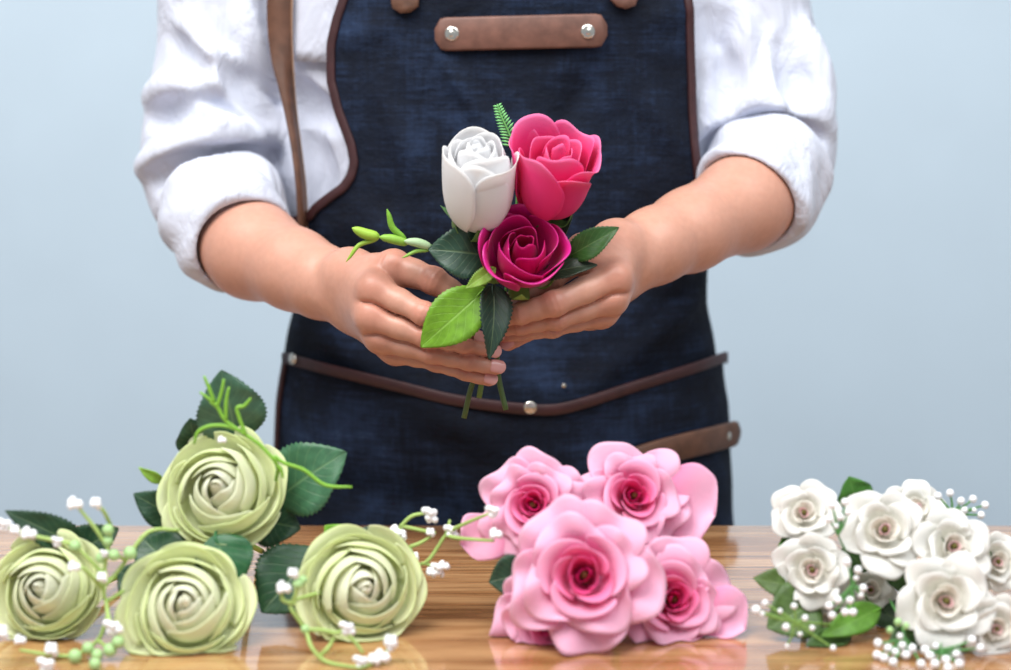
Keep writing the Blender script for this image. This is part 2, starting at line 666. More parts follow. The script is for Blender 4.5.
HANDS = {
    'A': dict(
        arm=[((346, 291, 1.262), .0255), ((322, 282, 1.280), .0275), ((296, 270, 1.305), .0315), ((254, 251, 1.35), .0390), ((221, 229, 1.402), .0375), ((211, 203, 1.435), .035)],
        wrist=[((350, 276, 1.252), .0165), ((356, 308, 1.256), .0165)],
        fingers=dict(
            thumb=[((362, 278, 1.243), .0135), ((394, 266, 1.214), .0118), ((434, 281, 1.200), .0098), ((463, 298, 1.197), .0078)],
            index=[((374, 289, 1.197), .0112), ((425, 315, 1.180), .0088), ((455, 329, 1.186), .0074), ((477, 338, 1.194), .0064)],
            middle=[((372, 317, 1.195), .0112), ((429, 337, 1.182), .0090), ((464, 345, 1.187), .0076), ((490, 351, 1.194), .0066)],
            ring=[((381, 337, 1.200), .0106), ((432, 352, 1.188), .0085), ((469, 361, 1.190), .0073), ((495, 367, 1.195), .0064)],
            little=[((396, 350, 1.211), .0096), ((437, 361, 1.198), .0076), ((466, 371, 1.197), .0065), ((489, 379, 1.199), .0056)]),
        web=[((386, 276, 1.218), .0115), ((374, 296, 1.210), .012)]),
    'B': dict(
        arm=[((628, 259, 1.262), .0270), ((654, 246, 1.280), .0285), ((690, 230, 1.31), .0320), ((742, 204, 1.36), .0385), ((776, 184, 1.405), .039), ((780, 160, 1.435), .037)],
        wrist=[((616, 248, 1.250), .0170), ((616, 278, 1.256), .0165)],
        fingers=dict(
            thumb=[((612, 254, 1.244), .0140), ((583, 250, 1.222), .0120), ((548, 281, 1.202), .0098), ((514, 301, 1.196), .0078)],
            index=[((615, 278, 1.198), .0116), ((554, 304, 1.180), .0093), ((521, 314, 1.186), .0077), ((496, 321, 1.196), .0066)],
            middle=[((611, 299, 1.200), .0106), ((556, 319, 1.190), .0084), ((521, 325, 1.195), .0074), ((497, 329, 1.203), .0064)],
            ring=[((601, 313, 1.208), .0096), ((552, 327, 1.199), .0077), ((521, 331, 1.204), .0068), ((501, 335, 1.208), .0060)],
            little=[((588, 315, 1.224), .0088), ((550, 325, 1.217), .0070), ((526, 332, 1.213), .0064), ((508, 344, 1.212), .0056)]),
        web=[((598, 264, 1.222), .0118), ((606, 284, 1.214), .012)]),
}
allV, allF, allP = [], [], []
SKIN = np.array(lin(202, 150, 129))
RED = np.array(lin(192, 112, 92))


def collect(V, F, joints=()):
    P = np.tile(SKIN, (len(V), 1))
    for c, r, w in joints:
        d = np.linalg.norm(V - np.array(c), axis=1)
        g = (w * np.exp(-(d / r) ** 2))[:, None]
        P = P * (1 - g) + RED * g
    allF.append(F + sum(len(v) for v in allV))
    allV.append(V)
    allP.append(P)


nails = []
for key, H in HANDS.items():
    arm = [(np.array(Q(*p)), r) for p, r in H['arm']]
    wr = [(np.array(Q(*p)), r) for p, r in H['wrist']]
    fg = {k: [(np.array(Q(*p)), r) for p, r in v] for k, v in H['fingers'].items()}
    web = [(np.array(Q(*p)), r) for p, r in H['web']]
    pts = np.array([p for p, r in arm] + [p for f in fg.values() for p, r in f])
    fld = Field(pts.min(0) - 0.05, pts.max(0) + 0.05, 0.0013)
    for (a, ra), (b, rb) in zip(arm, arm[1:]):
        fld.add(fld.cone(a, b, ra, rb), 0.012)
    for w in wr:
        fld.add(fld.cone(arm[0][0], w[0], arm[0][1] * 0.8, w[1]), 0.012)
    fld.add(fld.cone(wr[0][0], wr[1][0], wr[0][1], wr[1][1]), 0.01)
    order = ['index', 'middle', 'ring', 'little']
    back = np.array((0, 0.012, 0))
    for i, nme in enumerate(order):
        m, r = fg[nme][0]
        t = i / 3
        root = wr[0][0] * (1 - t) + wr[1][0] * t
        fld.add(fld.cone(root, m, 0.0145, r * 0.98), 0.012)
        fld.add(fld.cone(root + back * 1.2, m + back * 0.9, 0.014, r * 0.9), 0.014)
    for i in range(3):
        a, b = fg[order[i]][0], fg[order[i + 1]][0]
        fld.add(fld.cone(a[0] + back * 0.6, b[0] + back * 0.6, a[1] * 0.8, b[1] * 0.8), 0.008)
    for i in range(len(web) - 1):
        fld.add(fld.cone(web[i][0], web[i + 1][0], web[i][1], web[i + 1][1]), 0.014)
    fld.add(fld.cone(web[0][0], wr[0][0], web[0][1], wr[0][1]), 0.014)
    base = fld.F.copy()
    tot = fld.F.copy()
    first = np.full(fld.n, 0.08, dtype=np.float32)
    second = first.copy()
    joints = []
    for nme, ch in fg.items():
        loc = Field.__new__(Field)
        loc.o, loc.h, loc.n = fld.o, fld.h, fld.n
        loc.F = np.full(fld.n, 0.08, dtype=np.float32)
        for (a, ra), (b, rb) in zip(ch, ch[1:]):
            mid = (a + b) / 2
            rm = (ra + rb) / 2 * 0.955
            loc.add(loc.cone(a, mid, ra, rm), 0.004)
            loc.add(loc.cone(mid, b, rm, rb), 0.004)
        for j, (p, r) in enumerate(ch[:-1]):                       # knuckles stand a little proud
            up = np.array((0, -1.0, 0.45)) * r * 0.22
            loc.add(loc.cone(p + up, p + up, r * 0.88, r * 0.88), 0.005)
            joints.append((p + up * 3, r * 1.1, 0.55 if j else 0.38))
        joints.append((ch[-1][0], 0.009, 0.5))
        cand = smin(base, loc.F, 0.007)
        second = np.minimum(second, np.maximum(first, loc.F))
        first = np.minimum(first, loc.F)
        tot = np.minimum(tot, cand)
        a, b = Vector(ch[-2][0]), Vector(ch[-1][0])
        nails.append((key, nme, b, (b - a).normalized(), ch[-1][1]))
    # the crease where two fingers lie against each other
    fld.F = (tot + 0.0022 * np.exp(-((second - first) / 0.0022) ** 2) * np.exp(-(np.maximum(first - 0.0005, 0) / 0.002) ** 2)).astype(np.float32)
    V, F = surfnet(fld, 1)
    # dorsal wrinkles across the finger joints
    for nme, ch in fg.items():
        for j in (1, 2):
            p = ch[j][0]
            d = ch[j + 1][0] - ch[j - 1][0]
            d /= np.linalg.norm(d)
            rel = V - p
            al = rel @ d
            ds = np.linalg.norm(rel, axis=1)
            w = np.exp(-(ds / (ch[j][1] * 1.25)) ** 4) * np.exp(-(al / 0.0055) ** 2) * 0.0011
            V = V + np.array((0, 1.0, -0.3)) * (w * (0.5 + 0.5 * np.cos(al / 0.0040 * 2 * PI)))[:, None]
    collect(V, F, joints)

# trunk, upper arms, neck, head, legs (under the clothes or above the picture)
fld = Field((-0.34, 1.28, -0.0), (0.34, 1.66, 1.66), 0.008)
XC = -0.003
YB = 1.475


def V3(*a):
    return np.array(a, dtype=float)


for sx in (-1, 1):
    fld.add(fld.cone((XC + sx * .085, YB, .88), (XC + sx * .085, YB - .005, .47), .085, .052), 0.02)
    fld.add(fld.cone((XC + sx * .085, YB - .005, .47), (XC + sx * .085, YB + .02, .08), .052, .034), 0.02)
    fld.add(fld.cone((XC + sx * .085, YB + .03, .045), (XC + sx * .09, YB - .13, .03), .034, .026), 0.02)
for z, a, b in ((.90, .15, .085), (1.02, .13, .075), (1.16, .145, .085), (1.27, .15, .08)):
    fld.add(fld.ellipsoid((XC, YB, z), (a, b, .14)), 0.05)
fld.add(fld.cone((XC - .15, YB, 1.31), (XC + .15, YB, 1.31), .05, .05), 0.04)
fld.add(fld.cone((XC, YB, 1.32), (XC, YB - .015, 1.43), .052, .046), 0.03)
fld.add(fld.ellipsoid((XC, YB - .025, 1.53), (.072, .092, .112)), 0.02)
fld.add(fld.cone((XC, YB - .112, 1.535), (XC, YB - .122, 1.512), .009, .013), 0.012)
fld.add(fld.cone((XC - .02, YB - .103, 1.475), (XC + .02, YB - .103, 1.475), .008, .008), 0.008)
for sx in (-1, 1):
    fld.add(fld.cone((XC + sx * .073, YB - .015, 1.545), (XC + sx * .075, YB - .01, 1.505), .012, .008), 0.006)
    fld.cut(fld.cone((XC + sx * .032, YB - .118, 1.548), (XC + sx * .032, YB - .118, 1.548), .013, .013), 0.012)
for H, sx in ((HANDS['A'], -1), (HANDS['B'], 1)):
    el = np.array(Q(*H['arm'][-1][0]))
    e2 = np.array(Q(*H['arm'][-2][0]))
    sh = V3(XC + sx * .175, YB, 1.30)
    ux = (221, 220, 214) if sx < 0 else (744, 748, 760)
    ch = [sh] + [np.array(Q(x, q, 1.478)) for x, q in zip(ux, (-70, 20, 110))] + [el]
    for a, b in zip(ch, ch[1:]):
        fld.add(fld.cone(a, b, .038, .038), 0.02)
    fld.add(fld.cone(el, e2, .037, .034), 0.012)
V, F = surfnet(fld, 2)
collect(V, F)
body = mk('body', np.concatenate(allV), np.concatenate(allF), M_skin, person, pig=np.concatenate(allP))

for key, nme, tip, d, r in nails:
    dors = Vector((0, -1, 0.35))
    if nme == 'thumb':
        dors = Vector((0, -0.8, 0.7))
    y = (dors - d * dors.dot(d)).normalized()
    x = d.cross(y)
    mb = MB()
    V = []
    nr, nc = 9, 7
    Ln, Wn = r * 1.75, r * 0.95
    for i in range(nr):
        v = i / (nr - 1)
        for j in range(nc):
            u = -1 + 2 * j / (nc - 1)
            vv = v * (1 - 0.22 * u * u * (1 if v > 0.5 else 0)) + 0.16 * u * u * (1 - v)
            al = -Ln * 0.72 + Ln * 1.12 * vv
            th = u * 0.95
            drop = max(0, (al + r * 0.1) / r) ** 2 * r * 0.12
            V.append(tip + d * (al + r * 0.35) + x * math.sin(th) * Wn + y * (math.cos(th) * r * 0.62 + r * 0.42 - drop - (0.0004 if abs(u) > .9 or v < .1 else 0)))
    mb.add(V, grid_faces(nr, nc))
    mb.build('fingernail', M_nail, body, solid=0.0005, sub=1)

# hair: a cap and a low bun
fld = Field((-0.13, 1.34, 1.36), (0.13, 1.70, 1.70), 0.006)
fld.add(fld.ellipsoid((XC, YB - .005, 1.555), (.085, .098, .108)), 0.01)
fld.add(fld.ellipsoid((XC, YB + .10, 1.50), (.045, .04, .045)), 0.02)
fld.cut(fld.ellipsoid((XC, YB - .10, 1.50), (.062, .07, .10)), 0.015)
V, F = surfnet(fld, 1)
mk('hair', V, F, M_hair, person)

# ------------------------------------------------------------------ trousers and shoes
fld = Field((-0.26, 1.25, 0.0), (0.26, 1.66, 1.0), 0.008)
for sx in (-1, 1):
    fld.add(fld.cone((XC + sx * .085, YB + .005, .86), (XC + sx * .085, YB, .48), .086, .066), 0.02)
    fld.add(fld.cone((XC + sx * .085, YB, .48), (XC + sx * .085, YB + .02, .12), .068, .052), 0.02)
fld.add(fld.ellipsoid((XC, YB, .88), (.165, .088, .09)), 0.02)
V, F = surfnet(fld, 1)
mk('trousers', V, F, M_trousers, person)
for sx in (-1, 1):
    fld = Field((XC + sx * .09 - .07, 1.24, 0.0), (XC + sx * .09 + .07, 1.6, 0.16), 0.005)
    fld.add(fld.cone((XC + sx * .085, YB + .035, .052), (XC + sx * .092, YB - .14, .036), .046, .035), 0.01)
    fld.add(fld.cone((XC + sx * .085, YB + .03, .05), (XC + sx * .085, YB + .025, .11), .044, .042), 0.01)
    s = fld.box((-9, -9, -9), (9, 9, 9))
    X, Y, Z = fld.pts(s)
    fld.F = np.maximum(fld.F, 0.007 - Z + 0 * X + 0 * Y).astype(np.float32)
    V, F = surfnet(fld, 1)
    mk('shoe', V, F, mat_plain('white_canvas', lin(225, 225, 222), 0.8), person)

# ------------------------------------------------------------------ shirt
ROWZ = lambda py: Q(505, py, 1.375).z
# torso section by photo row: half width, half depth, centre x
SECT = [(-260, .160, .085), (-140, .190, .103), (-60, .208, .108), (0, .214, .110), (60, .214, .110), (120, .216, .109), (180, .220, .109),
        (230, .208, .110), (262, .182, .107), (300, .176, .097), (350, .187, .102), (420, .199, .118), (520, .205, .122), (640, .214, .126), (800, .220, .130), (1050, .222, .132)]
SZ = [ROWZ(r[0]) for r in SECT][::-1]
SA = [r[1] for r in SECT][::-1]
SB = [r[2] for r in SECT][::-1]
CXZ = [ROWZ(p) for p in (800, 420, 300, 150, 0, -200)]
CXV = [-.006, -.005, -.004, .002, .004, .003]


def sect(z):
    return float(np.interp(z, SZ, SA)), float(np.interp(z, SZ, SB)), float(np.interp(z, CXZ, CXV))


shirt_lo, shirt_hi = (-0.42, 1.26, 0.92), (0.42, 1.66, 1.46)
fld = Field(shirt_lo, shirt_hi, 0.003)
s = fld.box(shirt_lo, shirt_hi)
X, Y, Z = fld.pts(s)
zz = Z.ravel()
A = np.interp(zz, SZ, SA).astype(np.float32).reshape(1, 1, -1) - 0.008
B = np.interp(zz, SZ, SB).astype(np.float32).reshape(1, 1, -1) - 0.008
CX = np.interp(zz, CXZ, CXV).astype(np.float32).reshape(1, 1, -1)
D = (np.sqrt(((X - CX) / A) ** 2 + ((Y - YB) / B) ** 2) - 1) * 0.1
cap = np.maximum(D, np.maximum(Z - 1.345 + ((X - XC) / .19) ** 2 * .05 + 0 * Y, 0.935 - Z + 0 * X + 0 * Y))
# soft vertical folds in the shirt front
cap = cap + (0.0022 * np.sin(X * 95 + Z * 22) * np.sin(Z * 30 + 1)).astype(np.float32)
fld.F = np.minimum(fld.F, cap.astype(np.float32))
fld.add(fld.cone((XC - .165, YB, 1.305), (XC + .165, YB, 1.305), .068, .068, 0.05), 0.03)
fld.add(fld.cone((XC, YB, 1.33), (XC, YB - .008, 1.39), .066, .060, 0.05), 0.03)
fld.cut(fld.cone((XC, YB - .012, 1.37), (XC, YB - .02, 1.50), .054, .062, 0.05), 0.006)
SLV = {
    'A': [((268, -165, 1.475), .056), ((225, -60, 1.475), .053), ((222, 10, 1.475), .052), ((221, 60, 1.475), .052), ((213, 110, 1.468), .0545), ((208, 160, 1.448), .0545), ((212, 195, 1.425), .051)],
    'B': [((700, -165, 1.475), .056), ((741, -60, 1.475), .052), ((748, 10, 1.475), .0500), ((756, 60, 1.475), .0525), ((765, 105, 1.465), .0560), ((772, 145, 1.445), .0520), ((768, 174, 1.420), .049)],
}
for key, path in SLV.items():
    pts = smooth_path([tuple(Q(*p)) + (r,) for p, r in path], 4)
    for a, b in zip(pts, pts[1:]):
        fld.add(fld.cone(a[:3], b[:3], a[3], b[3], 0.05), 0.010)
s0 = fld.box(shirt_lo, shirt_hi)


def folds(lines, sign):
    for pl, r, amt in lines:
        pl = smooth_path(pl, 5)
        P3 = []
        for p in pl:
            y = fld.hit(p[0], p[1])
            if y is not None:
                P3.append(np.array(Q(p[0], p[1], y + (r - 1.3 * amt if sign > 0 else 1.25 * amt - r))))
        todo = [fld.cone(a, b, r * (0.55 + 0.45 * math.sin(PI * (i + .5) / max(1, len(P3) - 1))), r * (0.55 + 0.45 * math.sin(PI * (i + 1.5) / max(1, len(P3) - 1)))) for i, (a, b) in enumerate(zip(P3, P3[1:]))]
        for t in todo:
            (fld.add if sign > 0 else fld.cut)(t, 0.012)


folds([([(152, 98), (180, 84), (212, 74), (236, 60)], .014, .009), ([(216, 76), (238, 100), (262, 122), (280, 140)], .012, .007),
       ([(143, 168), (178, 152), (220, 144), (262, 140)], .014, .009), ([(190, 20), (200, 50), (225, 80)], .012, .004),
       ([(240, 10), (250, 45), (270, 90)], .012, .005), ([(180, 120), (205, 125), (240, 130)], .010, .004),
       ([(696, 142), (726, 122), (776, 112), (828, 126)], .015, .008), ([(800, 30), (812, 75), (822, 112)], .014, .006),
       ([(705, 60), (715, 95), (700, 135)], .012, .006), ([(745, 20), (738, 70), (722, 110)], .012, .005), ([(770, 40), (775, 70), (760, 98)], .011, .004)], 1)
folds([([(152, 120), (178, 112), (205, 116)], .010, .006), ([(150, 180), (190, 166), (235, 160), (272, 156)], .010, .008),
       ([(225, 60), (250, 90), (276, 118)], .009, .005), ([(172, 40), (185, 62), (205, 70)], .009, .004),
       ([(706, 152), (736, 136), (770, 126), (820, 138)], .010, .008), ([(728, 60), (728, 90), (716, 115)], .009, .005),
       ([(786, 40), (795, 75), (798, 100)], .010, .005), ([(300, 90), (318, 112), (345, 120)], .010, .007), ([(312, 140), (322, 180), (318, 215)], .010, .005)], -1)
# open ends where the cuffs begin
V, F = surfnet(fld, 2)
shirt = mk('shirt', V, F, M_shirt, person, label='white cotton shirt with sleeves rolled to the elbow')

CUFF = {
    'A': [((208, 190, 1.430), .0565), ((219, 208, 1.405), .0535), ((231, 227, 1.378), .0485), ((243, 243, 1.358), .0452)],
    'B': [((774, 158, 1.432), .0545), ((768, 174, 1.408), .0525), ((755, 192, 1.382), .0490), ((746, 203, 1.364), .0470)],
}
for key, path in CUFF.items():
    P3 = [(np.array(Q(*p)), r) for p, r in path]
    pts = np.array([p for p, r in P3])
    cf = Field(pts.min(0) - 0.085, pts.max(0) + 0.085, 0.002)
    sp = smooth_path([tuple(p) + (r,) for p, r in P3], 4)
    for a, b in zip(sp, sp[1:]):
        cf.add(cf.cone(a[:3], b[:3], a[3], b[3], 0.05), 0.006)
    # a second rolled layer
    m0, m1 = sp[4], sp[9]
    cf.add(cf.cone(m0[:3], m1[:3], m0[3] + .002, m1[3] + .003, 0.05), 0.004)
    s = cf.box((-9, -9, -9), (9, 9, 9))
    X, Y, Z = cf.pts(s)
    ax = np.array(sp[-1][:3]) - np.array(sp[-5][:3])
    ax /= np.linalg.norm(ax)
    up = np.array(frame(ax)[0])
    sd = np.array(frame(ax)[1])
    e = np.array(sp[-1][:3])
    al = (X - e[0]) * ax[0] + (Y - e[1]) * ax[1] + (Z - e[2]) * ax[2]
    ph = np.arctan2((X - e[0]) * up[0] + (Y - e[1]) * up[1] + (Z - e[2]) * up[2], (X - e[0]) * sd[0] + (Y - e[1]) * sd[1] + (Z - e[2]) * sd[2])
    cf.F = (cf.F + 0.0022 * np.sin(ph * 3 + al * 70 + 1) + 0.0016 * np.sin(ph * 5 - al * 120)).astype(np.float32)
    wob = 0.003 * np.sin(ph * 2 + 0.5)
    cf.F = -smin(-cf.F, -(al - 0.002 + wob).astype(np.float32), 0.006)        # mouth plane
    cf.F = np.maximum(cf.F, (-0.062 - al).astype(np.float32))
    # hollow, following the forearm
    i0 = np.array(sp[2][:3])
    cf.cut(cf.cone(i0, e + ax * 0.03, sp[2][3] - 0.008, sp[-1][3] - 0.0065, 0.05), 0.004)
    V, F = surfnet(cf, 2)
    mk('cuff', V, F, M_shirt, shirt)

# ------------------------------------------------------------------ apron
BIB = [(-150, 372, 668), (-60, 360, 681), (-25, 352, 685), (0, 344, 687), (20, 338, 689), (45, 333, 690), (80, 333, 691), (110, 340, 691), (145, 352, 692), (165, 355, 694), (180, 350, 696)]
OFF = 0.006


def apron_pt(ph, z, off=OFF):
    a, b, cx = sect(z)
    p = Vector((cx + (a + off) * math.sin(ph), YB - (b + off) * math.cos(ph), z))
    n = Vector((math.sin(ph) * b, -math.cos(ph) * a, 0)).normalized()
    return p, n


def wrinkle(p):
    q = Vector((p.x * 9, p.y * 6, p.z * 9))
    w = noise.noise(q) * 0.0035 + noise.noise(q * 2.3 + Vector((5, 1, 2))) * 0.0018

    def ridge(x0, z0, x1, z1, wid, amp):
        d = Vector((x1 - x0, z1 - z0))
        t = max(0, min(1, ((p.x - x0) * d.x + (p.z - z0) * d.y) / d.length_squared))
        r = math.hypot(p.x - x0 - t * d.x, p.z - z0 - t * d.y)
        return amp * math.exp(-(r / wid) ** 2) * (0.35 + 0.65 * math.sin(PI * min(1, max(0, t))))
    if p.y < YB:
        for (ax, ay, bx, by, wid, amp) in RIDGES:
            w += ridge(ax, ay, bx, by, wid, amp)
    return w


def _rg(x0, y0, x1, y1, wid, amp):
    a, b = Q(x0, y0, 1.37), Q(x1, y1, 1.37)
    return (a.x, a.z, b.x, b.z, wid, amp)


RIDGES = [_rg(440, 55, 485, 125, .007, .006), _rg(590, 378, 708, 300, .013, .014), _rg(600, 340, 700, 268, .010, .009), _rg(560, 325, 690, 230, .015, -.008), _rg(300, 300, 420, 352, .016, -.009),
          _rg(300, 330, 380, 372, .010, .008), _rg(640, 20, 690, 8, .008, .005), _rg(640, 90, 680, 150, .013, .007), _rg(360, 215, 420, 300, .016, .009), _rg(285, 480, 470, 505, .018, -.008), _rg(520, 395, 525, 520, .010, -.004), _rg(540, 410, 620, 395, .02, .005),
          _rg(380, 90, 430, 200, .012, .006), _rg(600, 60, 560, 130, .012, -.006), _rg(350, 40, 400, 20, .010, .004), _rg(420, 400, 500, 440, .014, .006), _rg(620, 480, 700, 500, .014, .006), _rg(310, 400, 340, 470, .012, .006)]


def phi_of(px, z, side):
    """angle on the section where the photo column px sees it"""
    lo, hi = -1.5, 1.5
    for _ in range(40):
        m = (lo + hi) / 2
        p, n = apron_pt(m, z)
        X = 505.5 + FPX * p.x / (p.y * CP - (z - CZ) * SP)
        if X < px:
            lo = m
        else:
            hi = m
    return (lo + hi) / 2


rows = []                                            # (z, phiL, phiR)
bz = [ROWZ(b[0]) for b in BIB]
for py in range(-150, 181, 8):
    z = ROWZ(py)
    l = np.interp(py, [b[0] for b in BIB], [b[1] for b in BIB])
    r = np.interp(py, [b[0] for b in BIB], [b[2] for b in BIB])
    rows.append((py, z, phi_of(l, z, -1), phi_of(r, z, 1)))
pl, pr = rows[-1][2], rows[-1][3]
for py, l, r in ((188, 344, 697), (195, 335, 698), (203, 325, 699), (211, 316, 700), (219, 309, 701)):
    z = ROWZ(py)
    rows.append((py, z, phi_of(l, z, -1), phi_of(r, z, 1)))
l0, r0 = rows[-1][2], rows[-1][3]
for k, py in enumerate(range(227, 268, 8)):
    t = (k + 1) / 6
    rows.append((py, ROWZ(py), l0 + (-1.95 - l0) * t, r0 + (1.95 - r0) * t))
for py in list(range(275, 560, 8)) + list(range(560, 1080, 40)):
    rows.append((py, ROWZ(py), -1.95, 1.95))
NC = 91


def surf(ph, z, off=OFF):
    p, n = apron_pt(ph, z, off)
    return p + n * wrinkle(p)


V = []
for py, z, a, b in rows:
    for j in range(NC):
        t = j / (NC - 1)
        V.append(surf(a + (b - a) * t, z))
apron = mk('apron', V, grid_faces(len(rows), NC), M_denim, person, solid=0.0016, label='dark blue denim apron with maroon leather piping')


def onapron(px, py, off=OFF):
    """point of the apron surface that the photo shows at px,py"""
    y0, y1 = 1.2, YB
    def f(y):
        p = Q(px, py, y)
        a, b, cx = sect(p.z)
        return math.hypot((p.x - cx) / (a + off), (p.y - YB) / (b + off)) - 1
    if f(y1) > 0:
        p = Q(px, py, y1)
        return p, Vector((1 if px > 500 else -1, 0, 0))
    for _ in range(40):
        m = (y0 + y1) / 2
        if f(m) > 0:
            y0 = m
        else:
            y1 = m
    p = Q(px, py, y1)
    a, b, cx = sect(p.z)
    n = Vector(((p.x - cx) / a ** 2, (p.y - YB) / b ** 2, 0)).normalized()
    return p + n * wrinkle(p), n


def band(name, pts, wid, mat, parent, thick=0.0025, lift=0.002, n=5, label=None, round_ends=False, across=None):
    """a flat leather band lying on a surface: pts = [(point, normal)]"""
    path = smooth_path([tuple(p) + tuple(nn) for p, nn in pts], n)
    V = []
    m = len(path)
    prof = [(-1, 0), (-1, .7), (-.86, 1), (0, 1.06), (.86, 1), (1, .7), (1, 0)]
    for i, q in enumerate(path):
        a, b = Vector(path[max(0, i - 1)][:3]), Vector(path[min(m - 1, i + 1)][:3])
        d = (b - a).normalized()
        nn = Vector(q[3:]).normalized()
        x = d.cross(nn).normalized()
        c = Vector(q[:3])
        w = wid / 2
        if round_ends:
            L = sum((Vector(path[k + 1][:3]) - Vector(path[k][:3])).length for k in range(m - 1))
            s0 = sum((Vector(path[k + 1][:3]) - Vector(path[k][:3])).length for k in range(i))
            e = min(s0, L - s0)
            R = wid * 0.32
            if e < R:
                w = wid / 2 - R + math.sqrt(max(0, R * R - (R - e) ** 2))
        for u, h in prof:
            V.append(c + x * (u * w) + nn * (lift + h * thick))
    k = len(prof)
    F = grid_faces(m, k, True)
    F.append(tuple(range(k))[::-1])
    F.append(tuple((m - 1) * k + j for j in range(k)))
    return mk(name, V, F, mat, parent, label=label)


def edge_pts(side):
    out = []
    for py, z, a, b in rows:
        if py > 262:
            break
        ph = a if side < 0 else b
        p = surf(ph, z, OFF + .001)
        out.append((p, apron_pt(ph, z)[1]))
    return out


band('piping', edge_pts(-1), 0.0080, M_piping, apron, .0022, .0, 3)
band('piping', edge_pts(1), 0.0075, M_piping, apron, .003, .0, 3)

# lower pocket panel with its bound top edge
TOP = [(294, 357), (330, 366), (370, 376), (410, 386), (450, 396), (490, 403), (528, 407), (556, 406), (585, 398), (620, 387), (655, 376), (690, 365), (714, 357)]
tpx = [t[0] for t in TOP]
tpy = [t[1] for t in TOP]
NCp = 61
V = []
zb = ROWZ(620)


def phz(px, py):
    p, n = onapron(px, py)
    a, b, cx = sect(p.z)
    return math.atan2((p.x - cx) / (a + OFF), -(p.y - YB) / (b + OFF)), p.z


topphi = [phz(x, y) for x, y in TOP]
pA, pB = topphi[0][0], topphi[-1][0] + 0.14
for i in range(37):
    t = i / 36
    for j in range(NCp):
        ph = pA + (pB - pA) * j / (NCp - 1)
        ztop = float(np.interp(ph, [q[0] for q in topphi], [q[1] for q in topphi]))
        z = ztop + (zb - ztop) * t
        V.append(surf(ph, z, OFF + .0045 + 0.003 * math.exp(-t * 30)))
mk('front_pocket', V, grid_faces(37, NCp), M_denim, apron, solid=0.0018)
band('piping', [(surf(q[0], q[1], OFF + .0085), apron_pt(q[0], q[1])[1]) for q in topphi + [(pB, topphi[-1][1] - .004)]], 0.0095, M_piping, apron, .0025, 0, 4)
left = []
for k in range(12):
    py = 357 + k * 22
    px = np.interp(py, [357, 445, 520, 600], [294, 277, 273, 272])
    ph, z = phz(px, py)
    ph = max(ph, -1.25)
    left.append((surf(ph, z, OFF + .006), apron_pt(ph, z)[1]))
band('piping', left, 0.007, M_piping, apron, .003, 0, 3)


def rivet(p, n, r):
    mb = MB()
    x, y, z = frame(n)
    V = []
    prof = [(1.0, 0), (1.0, .18), (.93, .32), (.75, .42), (.55, .40), (.42, .46), (.2, .54), (.001, .56)]
    for rr, h in prof:
        for k in range(16):
            t = 2 * PI * k / 16
            V.append(p + (x * math.cos(t) + y * math.sin(t)) * rr * r + z * h * r * 0.9)
    mb.add(V, grid_faces(len(prof), 16, True) + [tuple(range(16))[::-1]])
    return mb.build('rivet', M_steel, apron)


for px, py, r in ((530, 407, .0058), (563, 385, .0021), (293.5, 359, .0052), (276, 437, .003)):
    p, n = onapron(px, py, OFF + (.0105 if r > .003 else .005))
    rivet(p, n, r)

# leather tab on the bib
tab = [onapron(x, y, OFF + .003) for x, y in ((435, 34.5), (475, 33.5), (520, 32.5), (565, 31.5), (606, 30.5))]
band('leather_tab', tab, 0.0272, M_leather, apron, .003, .001, 7, round_ends=True)
for x, y in ((451.5, 33.5), (587.5, 31.5)):
    p, n = onapron(x, y, OFF + .0065)
    rivet(p, n, .0062)
# ends of the two neck straps
for a, b, mt in (((396, -145), (406, 13), M_leather_tan), ((655, -145), (620, 8), M_leather)):
    pts = [onapron(a[0] + (b[0] - a[0]) * t, a[1] + (b[1] - a[1]) * t, OFF + .003) for t in (0, .25, .5, .75, 1)]
    band('neck_strap', pts, 0.0235, mt, apron, .003, .001, 7, round_ends=True)
# side strap with a free end
pts = [onapron(x, y, OFF + .0085) for x, y in ((600, 474), (640, 458), (672, 449), (700, 442))]
pe, ne = pts[-1]
e1 = Q(722, 436, pe.y + .030)
e2 = Q(736, 432, pe.y + .050)
pts += [(e1, (ne + Vector((.25, 0, 0))).normalized()), (e2, (ne + Vector((.3, 0, 0))).normalized())]
band('side_strap', pts, 0.023, M_leather_tan, apron, .004, .001, 6, round_ends=True)
rivet(e1 + (e2 - e1) * .3 + Vector((.0, -.006, 0)), (ne + Vector((-.1, 0, 0))).normalized(), .0045)

